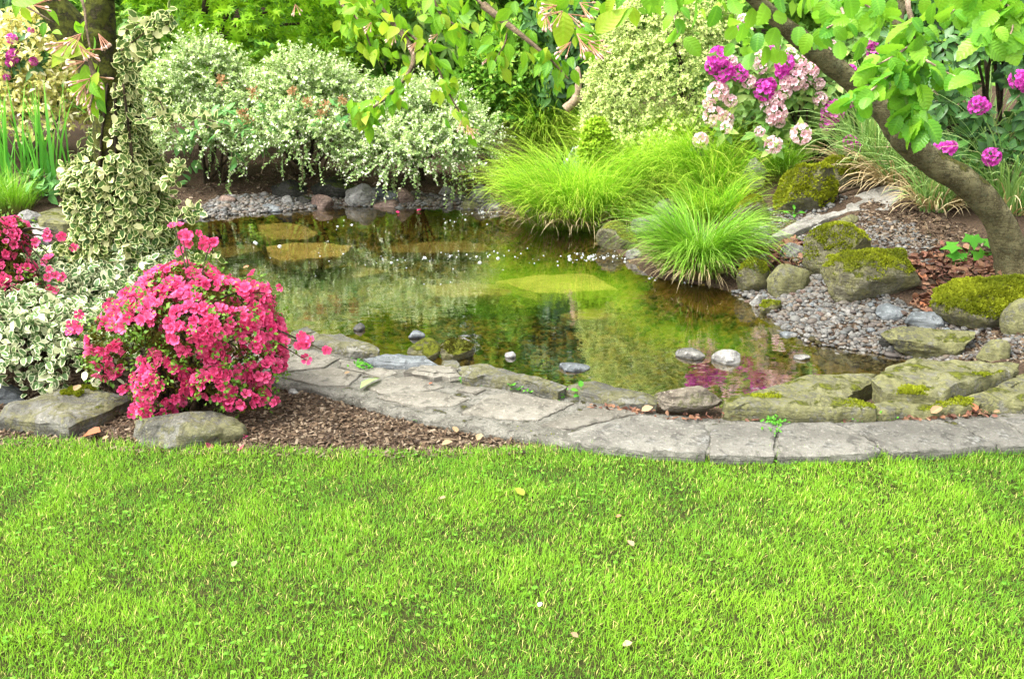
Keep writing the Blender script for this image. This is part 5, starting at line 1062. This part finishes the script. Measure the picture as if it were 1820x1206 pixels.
# ------------------------------------------------------------------ leaning tree at the right with its overhanging leaves
def tree_right():
    base = ong(1800, 482); Yb = base[1]; root = thing('hazel_tree', 'leaning hazel tree at the right with broad toothed leaves hanging overhead', 'tree', base); D = lambda a, b, t: ony(a, b, Yb - t)
    pts = [base + np.array([.01, 0, -.08]), D(1797, 455, .0), D(1776, 395, .03), D(1725, 330, .08), D(1655, 287, .12), D(1612, 250, .16), D(1568, 196, .2), D(1500, 132, .26), D(1425, 72, .33), D(1352, 8, .4), D(1290, -70, .5), D(1230, -180, .7)]
    link('trunk', tube('trunk', pts, [.108, .086, .076, .072, .068, .074, .060, .049, .043, .040, .036, .028], M_bark, root, 20, 90, .006, 9), root)
    link('burl', tube('burl', [D(1622, 262, .14), D(1600, 248, .2), D(1590, 238, .24)], [.055, .05, .02], M_bark, root, 12, 14, .008, 4), root)
    link('limb', tube('limb', [D(1560, 190, .2), D(1570, 140, .15), D(1590, 60, .1), D(1620, -60, -.1), D(1660, -200, -.2)], [.035, .03, .026, .022, .015], M_bark, root, 12, 30, .004, 5), root)
    L = [[(1720, -260, 3.9), (1660, -130, 3.2), (1615, -20, 2.8), (1622, 45, 2.75), (1626, 95, 2.75), (1620, 150, 2.72), (1623, 195, 2.7), (1634, 232, 2.68)],
         [(1625, 75, 2.75), (1597, 95, 2.72), (1570, 110, 2.7), (1545, 122, 2.7)], [(1626, 102, 2.75), (1600, 116, 2.7), (1572, 140, 2.65), (1540, 168, 2.62), (1520, 178, 2.6)], [(1626, 98, 2.75), (1650, 110, 2.7), (1680, 128, 2.7), (1712, 142, 2.66)],
         [(1660, -130, 3.2), (1720, -40, 3.0), (1790, 5, 2.9), (1840, 25, 2.85)], [(1720, -40, 3.0), (1700, 10, 2.95), (1690, 25, 2.9)], [(1290, -70, Yb - .5), (1400, -90, 3.6), (1470, -20, 3.2), (1500, 30, 3.0), (1470, 50, 2.95)], [(1470, -20, 3.2), (1540, 10, 3.0), (1570, 30, 2.95)], [(1290, -70, Yb - .5), (1250, -40, 3.5), (1200, 0, 3.3), (1205, 60, 3.25)],
         [(1790, 5, 2.9), (1760, 40, 2.85), (1735, 75, 2.8)], [(1790, 5, 2.9), (1800, 45, 2.85), (1790, 75, 2.82)]]
    W = [[ony(*q) for q in l] for l in L]
    for i, l in enumerate(W): link('branch', tube('branch', l, [.011, .006, .0028] if i in (0, 4, 6, 8) else [.004, .003, .0016], M_twig_pale, root, 6, 24), root)
    r = np.random.default_rng(61); pos, dr, sz = [], [], []
    for l, n, lo in zip(W, (78, 22, 26, 20, 26, 10, 22, 16, 10, 15, 14), (24, 8, 10, 8, 24, 8, 24, 8, 24, 8, 8)):
        Q = catmull(l, 60); T = unit(np.gradient(Q, axis=0)); i = np.linspace(lo, 59, n).astype(int); s = np.where(np.arange(n) % 2, 1, -1)[:, None] * np.array([[1., 0, 0]])
        pos.append(Q[i] + r.normal(size=(n, 3)) * [.012, .02, .008]); dr.append(unit(T[i] * .4 + s * .75 + r.normal(size=(n, 3)) * .3 + np.array([0, -.1, -.5]))); sz.append(r.uniform(.040, .072, n))
    n = 40; pos.append(np.array([ony(r.uniform(1440, 1720), r.uniform(-60, 55), r.uniform(2.9, 3.6)) for _ in range(n)])); dr.append(unit(r.normal(size=(n, 3)) * .5 + [0, -.1, -.7])); sz.append(r.uniform(.045, .072, n))
    n = 20; pos.append(np.array([ony(r.uniform(1720, 1840), r.uniform(-40, 45), r.uniform(2.8, 3.2)) for _ in range(n)])); dr.append(unit(r.normal(size=(n, 3)) * .5 + [0, -.1, -.7])); sz.append(r.uniform(.045, .070, n))
    n = 26; pos.append(np.array([ony(r.uniform(1330, 1560), r.uniform(-30, 75) , r.uniform(4.2, 5.0)) for _ in range(n)])); dr.append(unit(r.normal(size=(n, 3)) * .5 + [0, -.1, -.7])); sz.append(r.uniform(.07, .10, n))
    n = 24; pos.append(np.array([ony(r.uniform(1300, 1400), r.uniform(40, 95), r.uniform(5.0, 5.6)) for _ in range(n)])); dr.append(unit(r.normal(size=(n, 3)) * .6 + [0, -.1, -.7])); sz.append(r.uniform(.07, .10, n))
    ex = [(1235, 5, .1, .12), (1275, 10, -.2, .10), (1210, 45, -.3, .11), (1190, -5, .2, .09), (1300, -5, .3, .09), (1150, -20, .1, .11), (1628, 212, -.5, .10), (1640, 218, .5, .085), (1634, 232, .05, .06), (1622, 185, -.7, .10), (1625, 185, .5, .11), (1455, 50, .2, .10), (1480, 40, .1, .085), (1440, 60, -.5, .09), (1790, 70, .3, .08), (1760, 60, -.3, .10), (1725, 30, -.1, .09), (1600, 205, -.4, .08), (1530, 75, -.1, .09)]
    q = np.array([ony(a, b, 2.68 if b > 150 else 3.2) for a, b, *_ in ex]); pos.append(q); dr.append(unit(np.array([[x, -.15, -1] for *_, x, s in ex]))); sz.append(np.array([s * .66 for *_, s in ex]))
    pos, dr, sz = np.vstack(pos), np.vstack(dr), np.concatenate(sz); n = len(pos); nr = unit(r.normal(size=(n, 3)) * .65 + np.array([0, -.65, .55]))
    parts('leaf', variants('leaf', T_HAZEL, M_hazel, 8, 3), pos, dr, nr, sz, root)
    # crown above the picture, seen in the pond and shading the bank
    n = 1500; c = np.stack([r.normal(size=n) * .9 + 2.0, r.normal(size=n) * .7 + 4.6, r.uniform(2.35, 3.5, n)], 1)
    px, py, dp = project(c); c = c[py < -20]; n = len(c)
    setp(link('foliage', bulk('foliage', T_OVAL, c, unit(r.normal(size=(n, 3)) + [0, 0, -.5]), r.normal(size=(n, 3)) + [0, 0, 1], r.uniform(.06, .10, n), r.random(n), M_hazel, root), root), kind='stuff')
tree_right()
shrub('bank_tree', 'leafy dark green tree standing behind the flowering rhododendron at the top right', 'tree', tex_lobes([(1400, 20, 110, 50), (1510, 30, 110, 60), (1330, -40, 120, 60), (1600, 20, 90, 70), (1480, -80, 200, 80)], 8.6), T_LEAF, M_wood_leaf, .11, 480, 6, .25, 601, ong(1450, 270), 200, 3, .05)

# ------------------------------------------------------------------ small plants
def plantlet(name, label, at, leaves, t, mat, cat, sh=.0):
    p = ong(*at) if len(at) == 2 else onz(*at); root = thing(name, label, cat, p); P, Dr, S = [], [], []
    for dx, dz, az, el, s in leaves:
        e = p + np.array([dx, -.01, dz]); P.append(e); Dr.append([math.cos(az) * math.cos(el), math.sin(az) * math.cos(el), math.sin(el)]); S.append(s)
        link('stem', tube('stem', [p - [0, 0, .01], p + np.array([dx * .4, 0, dz * .6]), e], [.0025, .0015], M_seedling, root, 4, 6), root)
    parts('leaf', variants('leaf', t, mat, 3, 5), np.array(P), np.array(Dr), np.array([[0, -.45, 1.0]] * len(P)), np.array(S), root); return root
plantlet('maple_seedling', 'young maple seedling with bright green lobed leaves at the foot of the leaning tree', (1720, 462), [(-.07, .09, 3.0, -.2, .10), (.0, .15, 4.6, -.5, .10), (.07, .11, .1, -.3, .11), (.04, .06, 5.2, -.6, .12), (-.05, .05, 4.0, -.6, .10), (.12, .05, 5.6, -.5, .09)], T_LOBED, M_seedling, 'seedling')
plantlet('seedling', 'little green seedling with paired leaves growing at the path edge', (1032, 706, PZ), [(0, .05, 1.6, .9, .035), (-.012, .035, 3.4, .4, .035), (.014, .034, -.2, .1, .04), (-.008, .018, 3.9, .1, .03), (.012, .016, 5.6, -.1, .034)], T_OVAL, M_seedling, 'seedling')
plantlet('seedling', 'small leafy weed on the gravel below the grey slab tip', (1410, 388), [(0, .06, 1.6, .9, .05), (-.03, .04, 3.2, .3, .05), (.03, .04, 0, .3, .05), (.0, .03, 4.5, .1, .05)], T_LEAF, M_seedling, 'weed')
plantlet('fresh_sprig', 'bright leafy sprig growing from the base of the leaning trunk', (1806, 466), [(0, .05, 1.6, .7, .05), (-.03, .04, 3.4, .2, .05), (.03, .05, 0, .3, .05), (-.02, .02, 4.5, -.2, .05)], T_OVAL, M_seedling, 'sprig')
def weeds(px, n, z, seed, size=.016, mat=None):
    r = np.random.default_rng(seed); W = np.array([onz(a, b, z) for a, b in px]); q = W[r.integers(0, len(W), n)] + np.c_[r.normal(size=(n, 2)) * .018, np.abs(r.normal(size=n)) * .012]
    return q, unit(r.normal(size=(n, 3)) + [0, -.2, .5]), size * r.uniform(.6, 1.3, n), r.random(n)
wp = [weeds([(645, 651), (655, 652), (640, 648)], 40, .06, 1, .02), weeds([(830, 676), (848, 674), (860, 678), (905, 688), (920, 690), (895, 686), (985, 700), (1000, 704), (940, 694)], 190, .05, 2), weeds([(1375, 748), (1380, 752), (1370, 753), (1376, 770)], 110, .05, 3, .012), weeds([(1490, 743), (1510, 743), (1530, 744), (1550, 743), (1575, 741)], 150, .05, 4, .011), weeds([(488, 712), (620, 698), (690, 726), (745, 745)], 34, .02, 5, .018)]
setp(link('weeds', bulk('weeds', T_OVAL, np.vstack([w[0] for w in wp]), np.vstack([w[1] for w in wp]), np.tile([[0, -.3, 1.]], (sum(len(w[0]) for w in wp), 1)), np.concatenate([w[2] for w in wp]), np.concatenate([w[3] for w in wp]), M_seedling)), kind='stuff')
mo = [(900, 766), (915, 769), (935, 773), (960, 777), (990, 781), (1000, 785), (955, 776), (975, 779), (925, 770)]
q = np.array([onz(a, b, .02) for a, b in mo]); q = q[rng.integers(0, len(q), 900)] + rng.normal(size=(900, 3)) * [.03, .006, .008]
setp(link('path_moss', bulk('path_moss', T_TINY, q, unit(rng.normal(size=(900, 3)) + [0, -.5, .6]), rng.normal(size=(900, 3)), rng.uniform(.008, .016, 900), rng.random(900), M_mossleaf)), kind='stuff')

# single fallen leaves
M_tan = leafmat('tan dead leaf', (.24, .165, .09), (.33, .24, .145), trans=.2, rough=.7); M_yel = leafmat('yellow green dead leaf', (.22, .26, .03), (.30, .31, .05), trans=.3)
M_rust2 = leafmat('rust dead leaf', (.22, .07, .035), (.33, .14, .07), trans=.1, rough=.5); M_wpet = leafmat('white petal', (.8, .78, .75), (.85, .82, .8), trans=.3); M_gl = leafmat('green fallen leaf', (.22, .36, .12), (.30, .44, .17), trans=.3)
FL = [(781, 886, .026, 'tan fallen leaf on the lawn below the pink azalea side, closest to the bark', M_tan, .038, .2), (1126, 970, .03, 'tan fallen leaf on the lawn, the one above the white petal on its right', M_tan, .046, 2.2), (1106, 1146, .035, 'rounded tan fallen leaf on the lawn, nearest to the camera', M_tan, .045, .1), (1028, 1132, .03, 'torn pale fallen leaf on the lawn left of the nearest rounded one', M_tan, .04, 2.6),
      (957, 1077, .035, 'white petal lying alone on the lawn', M_wpet, .028, 1.0), (932, 880, .03, 'curled yellow green leaf on the lawn, largest of the fallen leaves there', M_yel, .075, 2.4), (1095, 918, .03, 'small rusty fallen leaf on the lawn below the middle of the path', M_rust2, .03, .1), (412, 1006, .03, 'pale green broad weed leaf in the lawn', M_gl, .04, 1.2),
      (150, 772, .03, 'curled red brown leaf on the bark in front of the slate slab', M_rust2, .10, -.3), (182, 780, .03, 'small pale curled leaf beside the red brown one on the bark', M_tan, .03, .6), (785, 790, .03, 'broad tan dead leaf on the bark near the lawn', M_tan, .05, .2), (848, 782, .03, 'tan dead leaf on the bark closest to the path front', M_tan, .05, 1.2), (812, 768, .03, 'narrow tan dead leaf on the bark below the paving', M_tan, .045, 2.0),
      (132, 694, .105, 'tan curled leaf lying on the large slate slab', M_tan, .05, 1.3), (1140, 730, .06, 'pale dry leaf lying flat beside the pinkish blocky stone', M_tan, .06, .2), (1655, 734, .075, 'large curled tan leaf against the foot of the yellow mossed stone', M_tan, .07, .5), (1735, 730, .07, 'rusty curled leaf beside the olive green end stone', M_rust2, .06, 1.6), (612, 664, .062, 'small orange brown leaf on the paving', M_tan, .03, .3), (755, 742, .03, 'little bright green leaf standing on the bark', M_gl, .03, 1.4), (762, 682, .06, 'tiny orange leaf on the paving', M_rust2, .02, .3),
      (740, 375, WATER_Z + .006, 'pink petal floating by the flat pinkish rock', M_azalea, .05, .3), (708, 379, WATER_Z + .006, 'pink petal floating in front of the reddish rock', M_azalea, .05, 2.0), (432, 476, WATER_Z + .006, 'orange leaf floating near the azalea sprig', M_rust2, .05, .1), (1635, 553, .32, 'large rusty leaf lying on the paired slates', M_rust2, .09, .5), (1640, 505, .38, 'large red brown leaf in the litter beside the largest boulder', M_rust2, .08, 1.5)]
for i, (a, b, z, lab, mt, s, az) in enumerate(FL):
    p = onz(a, b, z); 
    if z > .3: p = ong(a, b) + np.array([0, 0, .03])
    d = np.array([[math.cos(az), math.sin(az), .15]]); me = bulk('fallen_leaf', tmpl([0, .18, .45, .72, .9, 1], [0, .24, .36, .28, .13, 0], fold=.22, droop=-.15, serr=.2, seed=i), p[None] * 0, d, np.array([[.1, -.25, 1]]), [s * (.62 if z < .04 and b > 800 else .85)], [rng.random()], mt)
    setp(link('fallen_petal' if 'petal' in lab else 'fallen_leaf', me, None, p), lab, 'petal' if 'petal' in lab else 'leaf')
p0, p1 = onz(630, 698, PZ + .02), onz(674, 664, PZ + .035)
me = bulk('fallen_leaf', T_LONG, np.zeros((1, 3)), (p1 - p0)[None] * .8 + [[0, 0, .02]], np.array([[-.5, -.6, 1]]), [.16], [.6], M_gl)
setp(link('fallen_leaf', me, None, onz(640, 690, PZ + .018)), 'long pale green leaf lying across the paving stones', 'leaf')
tw = tube('fallen_twig', np.array([[0, 0, 0], [.05, .01, .006], [.11, .012, .0]]), [.005, .004, .003], M_twig, None, 6, 10); setp(link('fallen_twig', tw, None, onz(765, 784, .022)), 'short twig lying on the bark near the lawn', 'twig')
setp(link('fallen_twig', tube('fallen_twig', np.array([ony(1645, 395, 5.2), ony(1652, 415, 5.1), ong(1662, 428) + [0, 0, .02]]) - ong(1662, 428), [.004, .004, .003], M_twig, None, 6, 10), None, ong(1662, 428)), 'thin bare twig leaning on the bank by the maple seedling', 'twig')
hp = [ong(a, b) + np.array([0, 0, .045]) for a, b in [(1462, 372), (1490, 355), (1530, 342), (1580, 334), (1612, 334)]]
setp(link('hose', tube('hose', np.array(hp) - hp[0], [.011, .011], M_stem, None, 8, 30), None, hp[0]), 'dark hose lying along the upper edge of the sloping grey slab', 'hose')

# ------------------------------------------------------------------ foam on the water, small waterfall
def foam():
    r = np.random.default_rng(91); pts = []
    def band(x0, y0, x1, y1, n, sy): 
        t = r.random(n); pts.append(np.c_[x0 + (x1 - x0) * t, y0 + (y1 - y0) * t + r.normal(size=n) * sy])
    band(640, 464, 780, 455, 22, 5); band(780, 456, 900, 450, 24, 5); band(900, 453, 1060, 459, 26, 6); band(1030, 455, 1115, 457, 40, 4); band(780, 400, 900, 372, 26, 9); band(850, 378, 900, 374, 34, 5); band(420, 440, 640, 470, 14, 14); band(560, 395, 640, 400, 8, 8); band(1150, 490, 1260, 510, 12, 4); band(700, 500, 900, 470, 8, 16)
    q = np.vstack(pts); P = np.array([onz(a, b, WATER_Z) for a, b in q]); n = len(P); V0, T0 = ICO[2]; s = r.lognormal(math.log(.0048), .5, n); V = P[:, None] + V0[None] * (s[:, None, None] * np.array([1, 1, .8])); return tri_mesh('foam', V.reshape(-1, 3), (T0[None] + (np.arange(n) * len(V0))[:, None, None]).reshape(-1, 3), fm_mat)
k = NT('foam'); fm_mat = k.surf(k.pbr((.34, .36, .36), .15, .6))
setp(link('foam', foam()), kind='stuff')
def fall():
    top = onz(1030, 262, ong(1024, 300)[2] + .22); bot = ong(1012, 306); r = np.random.default_rng(4); V, T = [], []; n, m = 26, 12
    for i in range(n):
        t = i / (n - 1); c = top + (bot - top) * t; c[2] = top[2] + (bot[2] + .01 - top[2]) * (t ** 1.6); c[1] -= .06 * math.sin(t * 3)
        for j in range(m):
            u = j / (m - 1) - .5; V.append(c + [u * (.09 + .1 * t), .03 * math.cos(u * 9) + .01 * r.normal(), .012 * r.normal() + .01 * math.sin(u * 30)])
    for i in range(n - 1):
        for j in range(m - 1):
            a = i * m + j; T += [(a, a + 1, a + m + 1), (a, a + m + 1, a + m)]
    kk = NT('white water'); v = kk.obj(); mp = kk.n('ShaderNodeMapping', Vector=v); mp.inputs['Scale'].default_value = (60, 60, 6)
    nn = kk.noise(1, 3, mp.outputs[0]); col = kk.mix(kk.ramp(nn, .4, .6), (.16, .20, .22), (.75, .80, .84))
    return tri_mesh('waterfall', np.array(V), np.array(T), kk.surf(kk.pbr(col, .2, .6)))
setp(link('waterfall', fall()), kind='structure')
